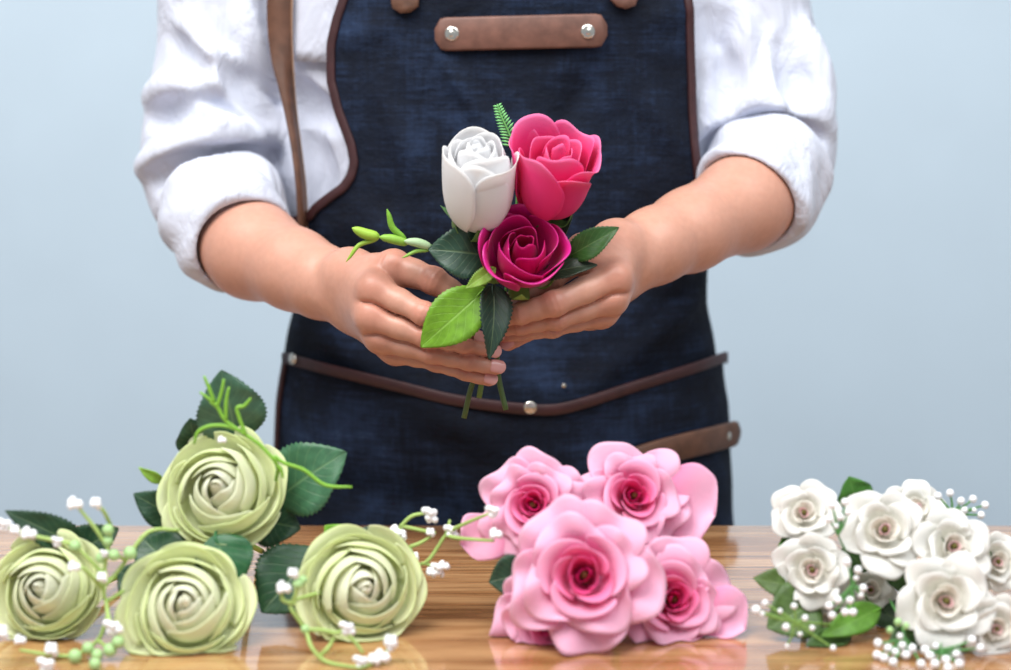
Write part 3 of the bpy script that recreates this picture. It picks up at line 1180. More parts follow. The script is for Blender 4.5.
# shoulder strap, twisting as it falls beside the bib
ST = [(-190, 285, .022, .0), (-80, 283, .022, .0), (-20, 280.5, .0215, .0), (20, 279.5, .0210, .05), (55, 281.5, .0190, .45), (85, 286, .0175, .95), (115, 291, .0165, 1.22), (150, 296.5, .016, 1.32), (190, 301, .016, 1.32), (235, 303, .016, 1.32), (275, 305, .016, 1.32)]
V = []
path = smooth_path([(py, px, w, tw) for py, px, w, tw in ST], 5)
prof = [(-1, -1), (1, -1), (1, 1), (-1, 1)]
Ve = []
for py, px, w, tw in path:
    base, n = onapron(px, py, .010)
    yy = base.y - .006
    if py < -60:
        yy += (-60 - py) / 130 * 0.02
    hy = fld.hit(px, py, 1.2, 1.6) if py < -30 else None
    if hy is not None:
        k = min(1.0, (-30 - py) / 70)
        k = k * k * (3 - 2 * k)
        yy = min(yy * (1 - k) + (hy - .004) * k, hy - .003)
    c = Q(px, py, yy)
    xd = Vector((math.cos(tw), math.sin(tw), 0))
    nd_ = Vector((math.sin(tw), -math.cos(tw), 0))
    for u, h in prof:
        V.append(c + xd * (u * w / 2) + nd_ * (h * .0016))
    e = c + (xd * (w / 2) if True else 0) * 1.0
    for u, h in prof:
        Ve.append(c + xd * (w / 2 * (1 if tw < 10 else -1) + u * .0005) + nd_ * (h * .0019))
m = len(path)
caps = [(3, 2, 1, 0), tuple((m - 1) * 4 + j for j in range(4))]
strap = mk('shoulder_strap', V, grid_faces(m, 4, True) + caps, M_leather_tan, apron)
mk('strap_edge', Ve, grid_faces(m, 4, True) + caps, M_edge, apron)

# chest pocket flap of the shirt
V = []
for i in range(9):
    for j in range(13):
        px = 291 + (352 - 291) * j / 12
        py = -40 + (62.5 - 2 * abs(j / 12 - .5) + 40) * i / 8
        p, n = onapron(px, py, -.002)
        n0 = p - n * wrinkle(p)
        V.append(n0 + n * (.0015 + .0008 * math.sin(j) * i / 8))
mk('pocket_flap', V, grid_faces(9, 13), M_shirt, shirt, solid=.0028)


# ------------------------------------------------------------------ flowers
def bez(P, t):
    a = (1 - t)
    return (a ** 3 * P[0][0] + 3 * a * a * t * P[1][0] + 3 * a * t * t * P[2][0] + t ** 3 * P[3][0],
            a ** 3 * P[0][1] + 3 * a * a * t * P[1][1] + 3 * a * t * t * P[2][1] + t ** 3 * P[3][1])


def petal(mb, fr, org, phi, r, h, W, rt, lip, col, lay, rng, ruffle=0.0, spiral=0.10, corner=0.22, bulge=1.1, roll=0.5, nu=11, nv=11, notch=0.0, z0=0.0, freq=1.0):
    """one petal wrapped about the axis: r radius, h height, W half angle, rt radius at the rim, lip outward curl"""
    X, Y, Z = fr
    P = [(0.10 * r, z0), (r * bulge, z0 + 0.02 * h), (r * (bulge * 0.55 + 0.5), z0 + 0.62 * h), (rt, z0 + h)]
    k = rng.uniform(2.2, 3.8) * freq
    ph = rng.uniform(0, 6.28)
    V, pg = [], []
    for i in range(nv):
        v = i / (nv - 1)
        for j in range(nu):
            u = -1 + 2 * j / (nu - 1)
            ve = v * (1 - corner * abs(u) ** 2.6 + notch * math.exp(-(u / .25) ** 2) * -1)
            rr, zz = bez(P, ve)
            t = max(0.0, (ve - .62) / .38)
            rr += lip * t ** 2
            zz -= lip * roll * t ** 3
            rr *= 1 + spiral * u
            wv = 0.30 + 0.70 * min(1.0, ve / .5) ** .75
            th = phi + u * W * wv
            s = math.sin(u * k + ph) * ve ** 3 * ruffle
            rr += s * 0.6
            zz += math.cos(u * k * 1.3 + ph) * ve ** 3 * ruffle
            V.append(org + X * (rr * math.cos(th)) + Y * (rr * math.sin(th)) + Z * zz)
            pg.append(col(lay, ve, abs(u)))
    mb.add(V, grid_faces(nv, nu), pg)


def mixc(a, b, t):
    t = max(0.0, min(1.0, t))
    return tuple(x + (y - x) * t for x, y in zip(a, b))


def sepals(parent, fr, org, r, n, col, rng, back=0.6, length=1.0):
    mb = MB()
    X, Y, Z = fr
    for k in range(n):
        phi = 2 * PI * k / n + rng.uniform(-.2, .2)
        rad = X * math.cos(phi) + Y * math.sin(phi)
        tan = Z.cross(rad)
        V = []
        for i in range(7):
            v = i / 6
            w = r * .34 * math.sin(PI * (0.18 + 0.82 * v)) ** .8 if v < 1 else 0.0002
            c = org + rad * (r * (.15 + .85 * math.sin(v * 1.7)) * length) + Z * (r * (back * v * v - .05 - .25 * math.sin(v * 3)))
            for u in (-1, 0, 1):
                V.append(c + tan * (u * w) - Z * (0.06 * r * (1 - abs(u))))
        mb.add(V, grid_faces(7, 3), [tuple(col)] * 21)
    ball(mb, org - Z * r * .08, r * .30, tuple(col))
    return mb.build('sepals', M_green, parent, solid=.0008, sub=1)


def leaf(parent, base, tip, width, nrm, col, rng, bend=0.1, fold=0.25, name='leaf', serr=0.05, twist=0.0, colback=None, stalk=None, peak=.8):
    base, tip = Vector(base), Vector(tip)
    d = tip - base
    L = d.length
    d.normalize()
    nrm = Vector(nrm)
    n = (nrm - d * nrm.dot(d)).normalized()
    x = d.cross(n)
    nv, nu = 37, 9
    V, uv, pg = [], [], []
    for i in range(nv):
        v = i / (nv - 1)
        f = (math.sin(PI * v ** peak)) ** .85 if 0 < v < 1 else 0.0
        f = max(f, .015)
        tooth = 1 + serr * (1 if i % 2 else -1) * (1 if 0 < i < nv - 1 else 0)
        a = twist * v
        xx = x * math.cos(a) + n * math.sin(a)
        nn = n * math.cos(a) - x * math.sin(a)
        c = base + d * (L * v) + n * (bend * L * math.sin(PI * v) - 0.0 * L) - n * (bend * L * .5 * v * v)
        for j in range(nu):
            u = -1 + 2 * j / (nu - 1)
            w = width / 2 * f * (tooth if abs(u) > .99 else 1)
            lift = fold * abs(u) ** 1.3 * width / 2 * f + .02 * width * math.sin(v * 16 + u * 3) * abs(u)
            V.append(c + xx * (u * w * math.cos(fold * .8)) + nn * lift)
            uv.append(((u + 1) / 2, v))
            pg.append(tuple(col))
    F = grid_faces(nv, nu)
    mb = MB()
    mb.add(V, F, pg, uv)
    lf = mb.build(name, M_leaf, parent, solid=.0006)
    if stalk is not None:
        mb = MB()
        tube(mb, [stalk, (Vector(stalk) + base) / 2 + Vector((0, 0, -.002)), base, base + d * L * .25 - n * .0003 + n * (bend * L * .6)], [.0012, .0011, .001, .0005], 6, tuple(c * 1.3 for c in col))
        mb.build('leaf_stalk', M_green, lf)
    return lf


GREEN_D = lin(38, 70, 50)
GREEN_M = lin(62, 110, 56)
GREEN_L = lin(118, 160, 48)
GREEN_DB = lin(58, 92, 72)
STEM = lin(104, 132, 62)
STEM_L = lin(150, 186, 84)


def stem(parent, pts, r=.0022, col=STEM, name='stem'):
    mb = MB()
    tube(mb, pts, r, 8, tuple(col))
    return mb.build(name, M_green, parent)


# ---- the three held roses ------------------------------------------------
# 1 white bud
rng = random.Random(3)
WHITE_C = lin(244, 241, 238)
base = Q(477, 227, 1.190)
ax = (Q(478, 130, 1.172) - base).normalized()
ax = (ax + Vector((0, -.30, 0))).normalized()
fr = frame(ax, (0, -1, 0))
hw = empty('white_rose', 'white rosebud at the left of the three held roses', 'rose', base, 'roses held in the hands')
mb = MB()


def col_white(l, v, u):
    return mixc(lin(247, 247, 248), lin(238, 230, 222), max(0, v - .9) * 4 * l)


for l, (n, r, h, W, rt, lip) in enumerate([(2, .0075, .0730, 2.0, .0030, .000), (3, .0130, .0725, 1.35, .0068, .0004), (3, .0190, .0710, 1.25, .0120, .0006), (3, .0232, .0700, 1.15, .0175, .0012)]):
    for k in range(n):
        petal(mb, fr, base, 2 * PI * k / n + l * .8 + rng.uniform(-.15, .15), r, h * rng.uniform(.98, 1.01), W, rt, lip, col_white, l / 5, rng, .0008, .10, .12, 1.12, .5)
mb.build('bloom', M_petal, hw, solid=.00045, sub=1)
mb = MB()
for k, (ph, r, h, lip) in enumerate([(-1.15, .0255, .0705, .0030), (1.05, .0258, .0700, .0085), (3.1, .0255, .0715, .003), (-.1, .0246, .0640, .0005)]):
    petal(mb, fr, base, ph, r, h, 1.12, r * .80 + .001, lip, col_white, 1, rng, .0020, .10, .22, 1.14, .9)
mb.build('outer_petals', M_petal, hw, solid=.00045, sub=1)
sepals(hw, fr, base - ax * .001, .019, 5, lin(96, 128, 70), rng, .9)
sw = [base - ax * .003, Q(481, 262, 1.205), Q(486, 310, 1.214), Q(486, 352, 1.219), Q(472, 385, 1.222), Q(464, 418, 1.222)]
stem(hw, sw, .0021, lin(92, 110, 62))
leaf(hw, Q(487, 256, 1.186), Q(429, 249, 1.176), .040, (.05, -1, .25), lin(40, 70, 54), rng, .10, .18, stalk=sw[1], serr=.04)
leaf(hw, Q(481, 248, 1.196), Q(441, 205, 1.198), .010, (.6, -.8, .3), lin(70, 110, 60), rng, .05, .3, serr=.03)
leaf(hw, Q(482, 300, 1.205), Q(436, 322, 1.205), .022, (0, -.8, .6), lin(44, 76, 54), rng, .05, .2)

# 2 bright pink rose
rng = random.Random(8)
base = Q(547, 214, 1.200)
ax = (Vector((.13, -.52, .86))).normalized()
fr = frame(ax, (0, -1, 0))
hp = empty('pink_rose', 'bright pink open rose at the upper right of the held bunch', 'rose', base, 'roses held in the hands')


def col_pink(l, v, u):
    c = mixc(lin(240, 40, 132), lin(250, 82, 160), v)
    return mixc(c, lin(252, 160, 204), max(0, v - .82) * 4.5 * (.5 + .5 * l))


mb = MB()
for l, (n, r, h, W, rt, lip) in enumerate([(2, .0050, .0600, 2.2, .0040, .0005), (3, .0110, .0605, 1.35, .0085, .002), (3, .0185, .0615, 1.2, .0150, .004)]):
    for k in range(n):
        petal(mb, fr, base, 2 * PI * k / n + l * 1.1 + rng.uniform(-.25, .25), r, h * rng.uniform(.94, 1.06), W, rt, lip, col_pink, l / 4, rng, .0025, .16, .18, 1.1, .6)
mb.build('bloom', M_petal, hp, solid=.00045, sub=1)
mb = MB()
for k, (ph, r, h, W, rt, lip) in enumerate([(2.6, .0245, .071, 1.1, .0225, .006), (3.9, .0265, .072, 1.0, .0270, .007), (1.25, .0255, .064, 1.05, .0255, .008), (.35, .0235, .055, 1.0, .0215, .009), (-.85, .0275, .065, 1.15, .0250, .006), (-1.9, .028, .066, .9, .0280, .007), (2.0, .0275, .064, .85, .0280, .008)]):
    petal(mb, fr, base, ph, r, h, W, rt, lip, col_pink, 1, rng, .0045, .12, .30, 1.06, 1.1, notch=.03)
mb.build('outer_petals', M_petal, hp, solid=.00045, sub=1)
sepals(hp, fr, base - ax * .001, .018, 5, lin(84, 122, 62), rng, .5)
sp_ = [base - ax * .003, Q(530, 262, 1.214), Q(505, 310, 1.220), Q(492, 348, 1.222), Q(485, 366, 1.221), Q(479, 398, 1.219)]
stem(hp, sp_, .0021, lin(112, 136, 66))
leaf(hp, Q(566, 258, 1.192), Q(618, 228, 1.178), .022, (.25, -1, .25), lin(50, 90, 38), rng, .12, .35, stalk=sp_[1], twist=.35, peak=.95)
leaf(hp, Q(538, 278, 1.185), Q(597, 264, 1.180), .0185, (-.1, -.75, .75), lin(36, 52, 36), rng, .06, .2, stalk=sp_[1])
leaf(hp, Q(563, 240, 1.203), Q(573, 193, 1.205), .012, (-.75, -1, 0), lin(40, 66, 48), rng, .05, .25, peak=1.1)

# 3 magenta rose
rng = random.Random(21)
base = Q(519, 268, 1.192)
ax = Vector((.10, -.80, .58)).normalized()
fr = frame(ax, (0, -1, 0))
hm = empty('magenta_rose', 'deep magenta satin rose low at the front of the held bunch', 'rose', base, 'roses held in the hands')


def col_mag(l, v, u):
    c = mixc(lin(196, 8, 96), lin(222, 16, 128), v * .6 + l * .4)
    return mixc(c, lin(236, 56, 172), max(0, v - .85) * 5 * l)


mb = MB()
for l, (n, r, h, W, rt, lip) in enumerate([(2, .0095, .0400, 1.9, .0045, .0005), (3, .0165, .0395, 1.25, .0120, .001), (3, .0215, .0410, 1.15, .0205, .003)]):
    for k in range(n):
        petal(mb, fr, base, 2 * PI * k / n + l * .9 + rng.uniform(-.25, .25), r, h * rng.uniform(.9, 1.06), W, rt, lip, col_mag, l / 4, rng, .0032, .20, .16, 1.1, .6)
mb.build('bloom', M_petal_gloss, hm, solid=.0005, sub=1)
mb = MB()
for k in range(5):
    petal(mb, fr, base, 2 * PI * k / 5 + .5 + rng.uniform(-.15, .15), .0262, .0400 * rng.uniform(.92, 1.06), .95, .0275, .005, col_mag, 1, rng, .0035, .12, .26, 1.08, 1.0)
mb.build('outer_petals', M_petal_gloss, hm, solid=.0008, sub=1)
sepals(hm, fr, base - ax * .002, .024, 5, lin(132, 160, 74), rng, .6, 1.15)
sm = [base - ax * .004, Q(510, 300, 1.205), Q(500, 330, 1.215), Q(497, 352, 1.221), Q(499, 380, 1.221), Q(506, 410, 1.218)]
stem(hm, sm, .0021, lin(84, 108, 60))
leaf(hm, Q(487, 288, 1.176), Q(421, 347, 1.163), .0385, (.15, -1, .25), lin(104, 150, 34), rng, .07, .16, stalk=sm[1], serr=.02, peak=.92)
leaf(hm, Q(491, 285, 1.180), Q(490, 358, 1.160), .0255, (-.35, -1, .05), lin(34, 56, 44), rng, .08, .40, stalk=sm[1], serr=.08, peak=.62, label=None) if False else leaf(hm, Q(493, 285, 1.180), Q(490, 359, 1.160), .0265, (.35, -1, .05), lin(34, 56, 44), rng, .08, .40, stalk=sm[1], serr=.06, peak=.62)
leaf(hm, Q(496, 268, 1.172), Q(466, 288, 1.164), .0115, (.1, -1, .2), lin(134, 172, 66), rng, .05, .2, serr=.14, peak=.8)

# fern frond behind
rng = random.Random(5)
fern = empty('fern_frond', 'small bright green fern frond behind the white rose', 'fern', Q(512, 150, 1.205))
pts = [Q(497, 104, 1.205), Q(502, 118, 1.205), Q(509, 133, 1.206), Q(514, 150, 1.207), Q(517, 200, 1.213), Q(510, 260, 1.220), Q(500, 330, 1.2275)]
stem(fern, pts, [.0004, .0007, .0008, .0009, .001, .001, .001], lin(110, 176, 96))
mb = MB()
pp = smooth_path([tuple(p) for p in pts[:4]], 5)
for i in range(1, len(pp) - 1):
    t = i / (len(pp) - 1)
    c = Vector(pp[i])
    d = (Vector(pp[i - 1]) - Vector(pp[i + 1])).normalized()
    s = Vector((d.z, 0, -d.x))
    L = .0035 + .006 * t
    for sg in (-1, 1):
        a = (d * .55 + s * sg).normalized()
        w = a.cross(Vector((0, 1, 0))) * .0011
        V = [c - w * .6, c + w * .6, c + a * L * .6 + w * .8, c + a * L, c + a * L * .6 - w * .8]
        mb.add(V, [(0, 1, 2, 3, 4)], tuple(lin(118, 190, 112)))
mb.build('fronds', M_green, fern, solid=.0004)


def spindle(mb, a, b, r, col, bow=(0, 0, 0), colb=None):
    a, b = Vector(a), Vector(b)
    m = (a + b) / 2 + Vector(bow)
    tube(mb, [a, a * .7 + m * .3, m, m * .35 + b * .65, b], [r * .45, r * .9, r, r * .7, r * .12], 8, tuple(col))


twig = empty('bud_sprig', 'light green sprig of slim buds reaching left over the wrist', 'sprig', Q(430, 245, 1.185))
stem(twig, [Q(492, 300, 1.214), Q(470, 268, 1.205), Q(450, 252, 1.194), Q(431, 246, 1.187), Q(408, 241, 1.182), Q(380, 237, 1.178)], [.001, .001, .001, .0012, .0012, .0009], lin(120, 176, 84))
for a, b, r, c, bow in (((431, 247), (404, 241), .0034, (176, 206, 160), (0, 0, .001)), ((408, 243), (379, 237), .0036, (140, 186, 70), (0, 0, .0006)), ((379, 237), (352, 228), .0040, (158, 196, 70), (0, 0, -.001)),
                        ((378, 239), (346, 262), .0017, (150, 186, 66), (-.002, 0, .004)), ((406, 240), (387, 209), .0024, (126, 182, 60), (-.003, 0, -.002)), ((430, 250), (402, 258), .0015, (140, 186, 80), (0, 0, .002))):
    mb = MB()
    spindle(mb, Q(a[0], a[1], 1.181), Q(b[0], b[1], 1.176), r, lin(*c), bow)
    mb.build('bud', M_green, twig)


PRESS = TZ + .0012
# ---- roses lying on the table ---------------------------------------------
def stem_to_table(base, ax, dx=0.0, length=.16, r=.0022):
    p1 = base - ax * .02
    zf = TZ + r + .001
    p2 = Vector((base.x + dx * .45, base.y + length * .45, max(zf, (p1.z * .45 + zf * .55))))
    p3 = Vector((base.x + dx, min(base.y + length, TY1 - .02), zf))
    p1.z = max(p1.z, zf)
    return [base - ax * .002, p1, p2, p3]


def open_rose(name, label, px, py, y, R, ax, layers, outer, colf, seed, group, mats=M_petal, H=.6, sep=lin(110, 140, 70), dx=0.0, core=None, ruf=.004, freq=1.0, length=.16, depth=.5):
    """R: overall radius; layers/outer: (count, r, height, W, rim radius, lip), in units of R"""
    rng = random.Random(seed)
    ax = Vector(ax).normalized()
    c = Q(px, py, y)
    base = c - ax * (R * depth)
    root = empty(name, label, 'rose', base, group)
    fr = frame(ax, (0, -1, 0))
    nl = len(layers)
    mb = MB()
    if core:
        ball(mb, base + ax * R * core[1], R * core[0], core[2], 10, 8)
    for l, (n, r, h, W, rt, lip) in enumerate(layers):
        a0 = rng.uniform(0, 6)
        for k in range(n):
            petal(mb, fr, base, a0 + 2 * PI * k / n + rng.uniform(-.2, .2), r * R, h * R * rng.uniform(.94, 1.05), W, rt * R, lip * R, colf, l / (nl + 1), rng, ruf * R * .5, .14, .16, 1.1, .6)
    mb.build('bloom', mats, root, solid=.00045, sub=1)
    mb = MB()
    for (n, r, h, W, rt, lip, a0) in outer:
        for k in range(n):
            petal(mb, fr, base, a0 + 2 * PI * k / n + rng.uniform(-.15, .15), r * R, h * R * rng.uniform(.9, 1.08), W, rt * R * rng.uniform(.93, 1.07), lip * R, colf, 1, rng, ruf * R, .07, .26, 1.05, .8, 15, 12, notch=.05, freq=freq)
    mb.build('outer_petals', mats, root, solid=.00045, sub=1)
    sepals(root, fr, base - ax * .001, R * .45, 5, sep, rng, .35)
    st = stem_to_table(base, ax, dx, length)
    stem(root, st, .0022, sep)
    return root, st, rng, base


def col_green(l, v, u):
    c = mixc(lin(252, 252, 238), lin(243, 247, 212), l * 1.1)
    c = mixc(c, lin(228, 240, 178), max(0, .55 - v) * 1.2 * (.2 + .8 * l))
    return mixc(c, lin(218, 233, 150), max(0, v - .78) * 3.0 * l * l)


G_L = [(2, .20, .90, 1.9, .03, .00), (3, .36, .845, 1.3, .15, .00), (3, .52, .76, 1.25, .30, .005), (3, .66, .67, 1.2, .46, .01)]
G_O = [(4, .79, .59, 1.0, .64, .03, .2), (5, .86, .52, .88, .84, .09, .9), (5, .92, .36, .78, 1.0, .12, .4)]
gg = 'pale green roses lying on the table'
GR = [
    ('pale green rose on top of its bunch, against the large upright leaf', 222, 491, 1.075, .0415, (-.05, -.86, .42), 11, .0),
    ('pale green rose cut off by the left edge of the photo', 46, 590, 1.045, .0375, (-.05, -.88, .35), 12, .03),
    ('pale green rose in the middle front of the green bunch, low on the table', 186, 606, 1.022, .0405, (.08, -.84, .45), 13, .01),
    ('pale green rose alone at the right end of the green bunch', 362, 588, 1.045, .0400, (.22, -.86, .30), 14, -.03),
]
G = []
for lab, px, py, y, R, ax, sd, dx in GR:
    G.append(open_rose('green_rose', lab, px, py, y, R, ax, G_L, G_O, col_green, sd, gg, dx=dx, core=(.10, .68, lin(250, 250, 232)), sep=lin(140, 176, 76), ruf=.06, depth=.34, length=.15))
# leaves of each green rose
r, st, rng, b = G[0]
for bs, tp, w, col, nr, y in (((238, 442), (221, 371), .048, GREEN_DB, (.15, -1, .25), 1.10), ((196, 452), (190, 419), .026, GREEN_D, (.3, -1, .2), 1.105), ((276, 500), (345, 452), .052, lin(60, 104, 74), (-.1, -1, .45), 1.10),
                              ((180, 520), (134, 494), .026, GREEN_D, (.1, -1, .3), 1.09), ((215, 535), (236, 590), .040, lin(40, 92, 56), (.1, -.8, .7), 1.055), ((255, 520), (300, 528), .036, GREEN_D, (0, -.9, .4), 1.10)):
    leaf(r, Q(bs[0], bs[1], y), Q(tp[0], tp[1], y - .012), w, nr, col, rng, .06, .15, stalk=st[1], serr=.035)
leaf(r, Q(163, 482, 1.09), Q(139, 468, 1.075), .008, (0, -1, .2), lin(150, 196, 80), rng, .05, .3, serr=0)
r, st, rng, b = G[1]
leaf(r, Q(90, 552, 1.075), Q(6, 511, 1.05), .024, (.1, -1, .5), lin(30, 62, 40), rng, .05, .2, stalk=st[1])
leaf(r, Q(66, 560, 1.08), Q(118, 528, 1.08), .030, (.1, -1, .4), lin(30, 62, 40), rng, .05, .2, stalk=st[1])
r, st, rng, b = G[2]
leaf(r, Q(178, 572, 1.06), Q(140, 536, 1.07), .040, (.1, -1, .4), lin(34, 70, 44), rng, .05, .15, stalk=st[1])
leaf(r, Q(150, 590, 1.06), Q(118, 570, 1.06), .030, (.1, -1, .4), lin(34, 70, 44), rng, .05, .15, stalk=st[1])
leaf(r, Q(196, 562, 1.055), Q(120, 640, 1.035), .016, (.1, -1, .4), lin(150, 190, 90), rng, .05, .2, serr=.01, stalk=st[1])
r, st, rng, b = G[3]
leaf(r, Q(318, 548, 1.085), Q(262, 612, 1.055), .052, (.15, -.85, .5), lin(34, 74, 46), rng, .06, .15, stalk=st[1], peak=1.0)
leaf(r, Q(345, 545, 1.08), Q(325, 526, 1.075), .020, (.1, -1, .4), lin(120, 178, 50), rng, .05, .2, stalk=st[1], serr=.02)
leaf(r, Q(352, 545, 1.085), Q(392, 532, 1.085), .018, (.1, -1, .4), GREEN_D, rng, .05, .2, stalk=st[1])


def col_lp(l, v, u):
    c = mixc(lin(224, 14, 112), lin(248, 96, 170), l * 3.2)
    c = mixc(c, lin(252, 176, 212), l * 3.2 - .8)
    out = mixc(lin(246, 120, 182), lin(254, 200, 226), v * 1.5 - .1)
    c = mixc(c, out, max(0, l - .5) * 2.6)
    return mixc(c, lin(254, 218, 236), max(0, v - .84) * 3.5 * l)


P_L = [(2, .08, .42, 2.2, .08, .02), (3, .17, .45, 1.4, .18, .04), (3, .26, .47, 1.25, .30, .08), (3, .36, .46, 1.15, .44, .14)]
P_O = [(4, .46, .42, 1.0, .66, .20, .3), (5, .52, .24, .85, .96, .14, 1.1)]
pk = 'pink roses lying on the table'
PR = [
    ('pink rose at the upper left of the pink bunch, touched by white blossom', 531, 504, 1.060, .0375, (-.18, -.90, .30), 31, .02),
    ('pink rose at the upper right of the pink bunch, below the leather side strap', 636, 493, 1.060, .0395, (.10, -.86, .42), 32, -.01),
    ('largest pink rose, in front at the middle of the pink bunch', 584, 574, 1.005, .050, (-.05, -.90, .36), 33, .0),
    ('pink rose at the lower right of the pink bunch, resting on the table', 678, 599, 1.030, .041, (.20, -.90, .28), 34, -.03),
    ('pink rose tucked under the largest one, facing down to the table', 546, 626, 1.022, .038, (-.15, -.93, .06), 35, .02),
]
PK = []
for lab, px, py, y, R, ax, sd, dx in PR:
    PK.append(open_rose('pink_rose', lab, px, py, y, R, ax, P_L, P_O, col_lp, sd, pk, dx=dx, ruf=.13, freq=1.6, core=(.055, .30, lin(120, 70, 40)), sep=lin(80, 120, 66), length=.15))
# the long outer petals the photo shows at the sides
for i, (tip, org, wid, yt) in enumerate((((461, 543), (535, 520), .034, 1.066), ((716, 514), (640, 486), .056, 1.068), ((746, 628), (685, 606), .046, 1.037))):
    root = PK[(0, 1, 3)[i]][0]
    rng = random.Random(50 + i)
    a = Q(org[0], org[1], yt + .012)
    b = Q(tip[0], tip[1], yt)
    d = b - a
    L = d.length
    d.normalize()
    n0 = Vector((0, -1, .35))
    n0 = (n0 - d * n0.dot(d)).normalized()
    x = d.cross(n0)
    V, pg = [], []
    for r_ in range(12):
        v = r_ / 11
        f = .35 + .65 * math.sin(PI * min(1, v * .62)) if v < .8 else math.sqrt(max(0, 1 - ((v - .8) / .2) ** 2)) * .98 + .02
        for c_ in range(11):
            u = -1 + 2 * c_ / 10
            V.append(a + d * (L * v) + x * (u * wid / 2 * f) + n0 * (.005 * math.sin(v * 6 + u * 2.5) * v + .12 * wid * u * u * f * math.cos(v * 3) - .004 * v) + x * (.05 * wid * math.sin(v * 9)))
            pg.append(col_lp(1, v, 0))
    mk('side_petal', V, grid_faces(12, 11), M_petal, root, pig=pg, solid=.00045, sub=1)
r, st, rng, b = PK[2]
leaf(r, Q(530, 572, 1.06), Q(489, 582, 1.06), .030, (.0, -1, .35), GREEN_D, rng, .05, .2, stalk=st[1])
r, st, rng, b = PK[1]
leaf(r, Q(640, 528, 1.085), Q(676, 552, 1.07), .026, (.0, -1, .35), GREEN_D, rng, .05, .2, stalk=st[1])
r, st, rng, b = PK[3]
leaf(r, Q(655, 560, 1.07), Q(610, 545, 1.07), .026, (.0, -1, .35), GREEN_D, rng, .05, .2, stalk=st[1])


def col_w(l, v, u):
    c = mixc(lin(248, 216, 216), lin(250, 246, 236), l * 4)
    c = mixc(c, lin(250, 249, 246), l * 1.4)
    return mixc(c, lin(238, 236, 210), (1 - v) * .35)


W_L = [(2, .11, .42, 2.1, .10, .03), (3, .24, .46, 1.35, .25, .07)]
W_O = [(4, .44, .46, .95, .56, .16, .3), (5, .56, .32, .82, .92, .16, .9)]
wg = 'small white roses in the bunch on the right'
WR = [
    ('small white rose at the upper left of the white bunch', 804, 511, 1.060, .0235, (-.15, -.86, .45), .03),
    ('small white rose at the left of the white bunch, below the upper left one', 812, 570, 1.040, .0250, (-.18, -.92, .25), .03),
    ('large white rose at the top centre of the white bunch', 886, 528, 1.045, .0290, (-.05, -.88, .42), .01),
    ('white rose behind the large top one, mostly hidden', 920, 506, 1.080, .0215, (.15, -.80, .5), .0),
    ('white rose with pink centre at the upper right of the white bunch', 957, 545, 1.040, .0265, (.10, -.88, .40), -.01),
    ('largest white rose, low at the front of the white bunch', 948, 601, 1.005, .0310, (-.05, -.92, .30), .0),
    ('white rose cut off by the right edge at the middle of the white bunch', 1001, 562, 1.055, .0215, (.20, -.90, .25), -.02),
    ('white rose cut off by the right edge, lowest in the white bunch', 1000, 630, 1.005, .0225, (.20, -.92, .12), -.02),
    ('small white rose in the gap at the heart of the white bunch', 872, 590, 1.075, .0200, (.0, -.92, .25), .0),
    ('cream white rose turned down to the table under the left side of the bunch', 838, 624, 1.045, .0190, (-.1, -.80, -.35), .02),
]
WT = []
for i, (lab, px, py, y, R, ax, dx) in enumerate(WR):
    WT.append(open_rose('white_rose', lab, px, py, y, R, ax, W_L, W_O, col_w, 70 + i, wg, dx=dx, ruf=.10, core=(.07, .34, lin(120, 116, 60)), sep=lin(96, 132, 66), length=.13))
r, st, rng, b = WT[0]
leaf(r, Q(806, 532, 1.085), Q(778, 552, 1.06), .022, (.1, -1, .3), lin(72, 124, 40), rng, .05, .2, stalk=st[1])
r, st, rng, b = WT[1]
leaf(r, Q(815, 592, 1.055), Q(754, 578, 1.045), .026, (.1, -.9, .5), lin(76, 100, 44), rng, .05, .15, stalk=st[1])
leaf(r, Q(818, 600, 1.05), Q(768, 628, 1.03), .040, (.1, -.9, .5), lin(70, 96, 42), rng, .05, .15, stalk=st[1])
r, st, rng, b = WT[2]
leaf(r, Q(856, 505, 1.075), Q(849, 477, 1.07), .026, (.1, -1, .3), lin(66, 122, 46), rng, .05, .2, stalk=st[1])
leaf(r, Q(900, 560, 1.07), Q(912, 596, 1.06), .030, (.1, -1, .3), lin(52, 88, 40), rng, .05, .2, stalk=st[1])
r, st, rng, b = WT[8]
leaf(r, Q(868, 570, 1.085), Q(842, 548, 1.085), .026, (.1, -1, .3), lin(58, 96, 48), rng, .05, .2, stalk=st[1])
leaf(r, Q(880, 610, 1.075), Q(915, 632, 1.055), .028, (.1, -1, .3), lin(40, 66, 36), rng, .05, .2, stalk=st[1])
r, st, rng, b = WT[9]
leaf(r, Q(880, 608, 1.05), Q(822, 636, 1.02), .020, (.1, -.9, .5), lin(92, 140, 46), rng, .05, .2, stalk=st[1])
leaf(r, Q(850, 640, 1.035), Q(806, 645, 1.02), .020, (.1, -.7, .7), lin(60, 90, 40), rng, .04, .2, stalk=st[1])
r, st, rng, b = WT[5]
leaf(r, Q(930, 630, 1.03), Q(890, 640, 1.015), .024, (.1, -.8, .6), lin(52, 84, 40), rng, .05, .2, stalk=st[1])


PRESS = 0
# ---- baby's breath ----------------------------------------------------------
def blossom_mesh(seed, r=.0040):
    rg = random.Random(seed)
    mb = MB()
    ball(mb, (0, 0, 0), r * .55)
    for k in range(7):
        d = Vector((rg.uniform(-1, 1), rg.uniform(-1, .3), rg.uniform(-1, 1))).normalized()
        ball(mb, d * r * .62, r * .48, None, 6, 5)
    return mb


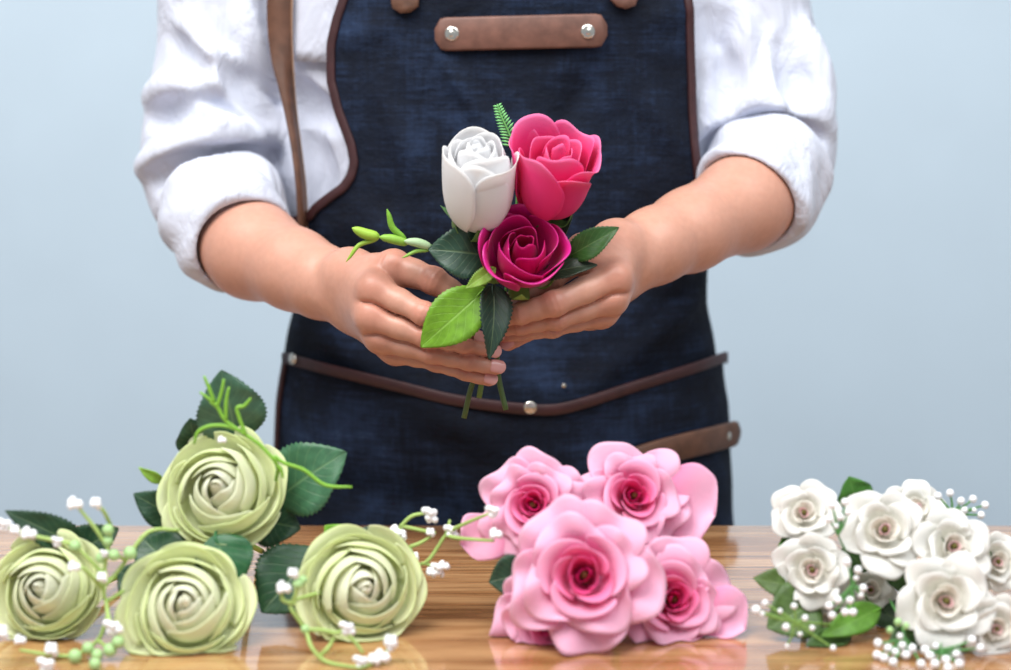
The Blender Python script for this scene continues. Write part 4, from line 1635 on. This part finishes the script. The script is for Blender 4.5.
BL = []
for k in range(3):
    m_ = blossom_mesh(k)
    me = bpy.data.meshes.new('blossom')
    me.from_pydata(m_.v, [], m_.f)
    me.polygons.foreach_set('use_smooth', [True] * len(me.polygons))
    me.materials.append(M_white)
    BL.append(me)
m_ = MB()
ball(m_, (0, 0, 0), .0030)
BUDG = bpy.data.meshes.new('bud')
BUDG.from_pydata(m_.v, [], m_.f)
BUDG.polygons.foreach_set('use_smooth', [True] * len(BUDG.polygons))
BUDG.materials.append(mat_plain('green_bud', lin(168, 206, 140), 0.5, noise_scale=200, amt=.1))
m_ = MB()
ball(m_, (0, 0, 0), .0024)
BEAD = bpy.data.meshes.new('bead')
BEAD.from_pydata(m_.v, [], m_.f)
BEAD.polygons.foreach_set('use_smooth', [True] * len(BEAD.polygons))
BEAD.materials.append(M_white)


def put(mesh, name, parent, p, s=1.0):
    o = bpy.data.objects.new(name, mesh)
    C.objects.link(o)
    o.parent = parent
    o.location = Vector(p) - parent.location
    o.scale = (s, s, s)
    return o


def rest(p, h):
    q = Q(*p[:3])
    return q if q.z >= TZ + h else QT(p[0], p[1], h)


def sprig(label, stems, blossoms, buds, col, origin, group='sprigs of tiny white blossom', r=.0013, bs=1.0, bead=False):
    root = empty('white_blossom_sprig', label, 'sprig', origin, group)
    mb = MB()
    for s in stems:
        pts = [rest(p, r + .0005) for p in s]
        tube(mb, pts, [r] * (len(pts) - 1) + [r * .7], 6, tuple(col))
    mb.build('stem', M_green, root)
    for k, p in enumerate(blossoms):
        sc = p[3] if len(p) > 3 else bs
        q = rest(p, (.0026 if bead else .0042) * sc)
        put(BEAD if bead else BL[k % 3], 'blossom', root, q, sc)
    for p in buds:
        q = rest(p, .0031 * (p[3] if len(p) > 3 else 1.0))
        put(BUDG, 'bud', root, q, p[3] if len(p) > 3 else 1.0)
    return root


SG = lin(168, 196, 110)
y = 1.015
sprig('sprig of white blossom and round green buds at the far left, among the green roses',
      [[(150, 580, 1.055), (125, 590, 1.03), (106, 600, y), (104, 575, y), (108, 548, y), (112, 528, y + .01)], [(108, 548, y), (95, 528, y), (77, 506, y)], [(112, 528, y + .01), (104, 512, y), (97, 504, y)],
       [(104, 575, y), (90, 560, y), (74, 545, y)], [(106, 585, y), (122, 566, y + .01), (148, 532, y + .02), (180, 530, y + .03)], [(125, 560, y + .01), (116, 554, y)], [(104, 590, y), (85, 570, y - .01), (75, 566, y - .01)],
       [(106, 600, y), (108, 615, y - .01), (112, 626, y - .015)], [(108, 615, y - .01), (98, 640, y - .01), (75, 655, y - .015), (50, 655, y - .015), (20, 650, y - .015)], [(74, 545, y), (58, 541, y), (30, 535, y), (4, 526, y)],
       [(98, 640, y - .01), (112, 652, y - .02)]],
      [(75, 504, y, 1.25), (97, 503, y, 1.1), (57, 541, y, 1.0), (29, 534, y, 1.25), (16, 530, y, 1.0), (3, 524, y, 1.3), (74, 567, y - .012, 1.0), (103, 577, y - .005, 1.0), (111, 626, y - .018, 1.35), (116, 629, y - .018, 1.1), (53, 649, y - .02, 1.3), (45, 664, y - .02, 1.4), (20, 640, y - .03, .9), (3, 632, y - .03, 1.4), (104, 553, y - .003, .7)],
      [(75, 546, y, 1.3), (114, 555, y, 1.3), (101, 558, y, 1.2), (130, 553, y + .005, 1.5), (108, 530, y, 1.3), (108, 541, y, 1.1), (75, 656, y - .02, 1.5), (88, 648, y - .02, 1.3), (97, 655, y - .02, 1.3), (110, 650, y - .02, 1.5), (118, 642, y - .02, 1.4), (95, 664, y - .02, 1.3)], SG, Q(106, 600, y))
y = 1.075
sprig('sprig of white blossom reaching from the right green rose to the pink roses',
      [[(385, 575, 1.10), (400, 562, y + .01), (425, 563, y), (446, 535, y), (462, 525, y - .01), (488, 514, y - .03)], [(415, 556, y), (404, 545, y), (398, 534, y)], [(400, 527, y), (412, 516, y), (428, 513, y)], [(404, 545, y), (400, 527, y)],
       [(402, 526, y), (420, 530, y), (436, 533, y)], [(409, 547, y), (420, 543, y), (432, 536, y)], [(425, 563, y), (436, 568, y)], [(446, 535, y), (458, 538, y - .01), (494, 541, y - .035)], [(446, 535, y), (450, 520, y)]],
      [(397, 532, y, 1.3), (402, 535, y, 1.1), (429, 513, y, 1.35), (432, 519, y, 1.0), (431, 532, y, .9), (450, 530, y, 1.2), (454, 535, y, .9), (415, 556, y, .9), (437, 568, y - .003, 1.2), (444, 566, y - .003, 1.0), (432, 572, y - .003, 1.0), (492, 511, y - .035, 1.2), (496, 534, y - .036, 1.1), (441, 573, y, .8)], [(404, 546, y, .9), (409, 551, y, .9)], SG, Q(400, 562, y))
y = 1.000
sprig('sprig of white blossom curling below the right green rose onto the table',
      [[(330, 590, 1.05), (296, 600, 1.01), (291, 608, y), (305, 629, y), (312, 648, y - .01), (327, 662, y - .01), (360, 668, y - .01)], [(296, 604, y), (283, 600, y), (282, 590, y)], [(305, 630, y), (322, 630, y), (336, 633, y), (345, 629, y)], [(320, 656, y - .01), (328, 648, y - .01), (334, 638, y)],
       [(345, 633, y), (355, 642, y), (363, 653, y - .005)], [(291, 605, y), (297, 590, y), (296, 576, y)], [(360, 668, y - .01), (380, 660, y - .01), (392, 643, y - .005)]],
      [(284, 588, y, 1.2), (294, 573, y, 1.0), (346, 627, y - .01, 1.2), (349, 631, y - .01, 1.0), (392, 641, y - .01, 1.25), (390, 645, y - .01, 1.0), (382, 657, y - .01, 1.3), (375, 659, y - .01, 1.1), (360, 661, y - .01, 1.2)], [(298, 584, y, 1.2), (303, 580, y + .005, 1.0), (305, 629, y, 1.0)], SG, Q(296, 600, y))
# curly green twig on the top green rose
y = 1.055
tw = empty('curly_twig', 'curly light green twig over the top green rose', 'twig', Q(274, 456, y))
mb = MB()
TG = lin(128, 182, 62)
for s in ([(276, 480, 1.07), (277, 465, y), (262, 447, y), (249, 437, y), (226, 421, y), (216, 405, y), (200, 392, y)], [(217, 406, y), (221, 394, y), (224, 379, y)], [(226, 420, y), (226, 402, y), (229, 387, y)], [(214, 402, y), (209, 388, y), (204, 376, y)],
          [(246, 435, y), (240, 420, y), (237, 408, y), (244, 406, y), (251, 398, y)], [(241, 431, y), (226, 426, y), (210, 426, y), (198, 432, y), (194, 444, y)], [(274, 456, y), (284, 463, y), (304, 470, y), (325, 485, y), (352, 487, y)], [(277, 465, y), (281, 470, y), (283, 478, y)], [(219, 408, y), (210, 402, y)]):
    tube(mb, [Q(*p) for p in s], [.0013] * (len(s) - 1) + [.0008], 6, tuple(TG))
mb.build('stem', M_green, tw)
put(BL[0], 'blossom', tw, Q(222, 440, 1.045), .7)

# beaded sprays in the white bunch
wgp = 'beaded white sprays in the right hand bunch'


def spray(label, hub, beads, foot, y, bs=1.0, gc=lin(92, 150, 84), green=()):
    stems = [[foot, ((foot[0] + hub[0]) / 2 + 2, (foot[1] + hub[1]) / 2, (foot[2] + y) / 2), (hub[0], hub[1], y)]]
    for b in beads:
        stems.append([(hub[0], hub[1], y), ((hub[0] + b[0]) / 2 + 1, (hub[1] + b[1]) / 2 + 1, y), (b[0], b[1], y)])
    return sprig(label, stems, [(b[0], b[1], y, (b[2] if len(b) > 2 else bs)) for b in beads], list(green), gc, Q(hub[0], hub[1], y), wgp, .0008, bs, True)


spray('beaded white spray rising behind the top right of the white bunch', (952, 512), [(938, 496), (950, 493), (961, 501), (942, 508), (973, 499), (985, 505), (981, 515), (964, 510), (974, 510, .8)], (940, 560, 1.08), 1.075, 1.15)
spray('beaded white spray between the two left roses and the large top white rose', (838, 535), [(832, 505), (845, 502), (840, 517), (829, 519), (848, 512), (836, 526, .8)], (850, 570, 1.07), 1.035, 1.1)
spray('beaded white spray in the gap left of the heart of the white bunch', (852, 585), [(847, 562), (858, 570), (863, 588), (850, 600), (856, 578, .8), (838, 600), (845, 612), (853, 612), (832, 615), (829, 606), (861, 595, .9)], (868, 600, 1.06), 1.012, 1.15)
spray('beaded white spray along the lower front of the white bunch', (905, 638), [(884, 658), (893, 662), (888, 648), (878, 643), (895, 652), (906, 655), (912, 648), (921, 664), (900, 636, .9), (877, 655), (902, 645)], (890, 600, 1.05), 1.000, 1.2,
      green=[(898, 622, 1.0, .9), (890, 630, 1.0, .8), (906, 626, 1.0, .8)])
spray('beaded white spray at the lower right below the largest white rose', (940, 650), [(935, 664), (946, 660), (956, 654), (930, 656), (948, 668), (959, 664), (925, 650), (936, 646, .9), (972, 640), (980, 648)], (940, 620, 1.04), .998, 1.25)
spray('pale bead spray trailing over the olive leaf at the lower left of the white bunch', (795, 622), [(756, 610, 1.3), (765, 603, .9), (762, 614, .8), (786, 627, 1.1), (794, 606, .9), (805, 618, .9), (812, 628, .8), (833, 648, .9), (780, 611, .7), (800, 634, .7), (787, 646, .6)], (835, 625, 1.03), 1.003, 1.0, gc=lin(130, 168, 84))

# ------------------------------------------------------------------ light and camera
w = bpy.data.worlds.new('World')
bpy.context.scene.world = w
w.use_nodes = True
w.node_tree.nodes['Background'].inputs[0].default_value = (0.86, 0.93, 1.0, 1)
w.node_tree.nodes['Background'].inputs[1].default_value = 0.42


def area(name, loc, target, size, power, col=(1, 1, 1)):
    l = bpy.data.lights.new(name, 'AREA')
    l.shape = 'RECTANGLE'
    l.size, l.size_y = size
    l.energy = power
    l.color = col
    o = bpy.data.objects.new(name, l)
    C.objects.link(o)
    o.location = loc
    o.rotation_euler = (Vector(target) - Vector(loc)).to_track_quat('-Z', 'Y').to_euler()
    return o


area('window_light', (-0.7, 0.35, 2.75), (0, 1.25, 0.95), (1.5, 1.3), 66, (1.0, 0.99, 0.98))
area('room_light', (1.0, 0.2, 2.7), (0.1, 1.25, 0.95), (1.4, 1.4), 32, (0.95, 0.98, 1.0))

cam = bpy.data.cameras.new('Camera')
co = bpy.data.objects.new('Camera', cam)
C.objects.link(co)
co.location = (0, 0, CZ)
co.rotation_euler = (PI / 2 - PITCH, 0, 0)
cam.sensor_width = 36
cam.lens = 36 * FPX / 1011
cam.clip_start = 0.01
cam.dof.use_dof = True
cam.dof.focus_distance = 1.215
cam.dof.aperture_fstop = 2.9
sc = bpy.context.scene
sc.camera = co
sc.view_settings.view_transform = 'Standard'
sc.view_settings.look = 'None'
sc.view_settings.gamma = 1
sc.view_settings.use_curve_mapping = False
sc.view_settings.exposure = 0.0
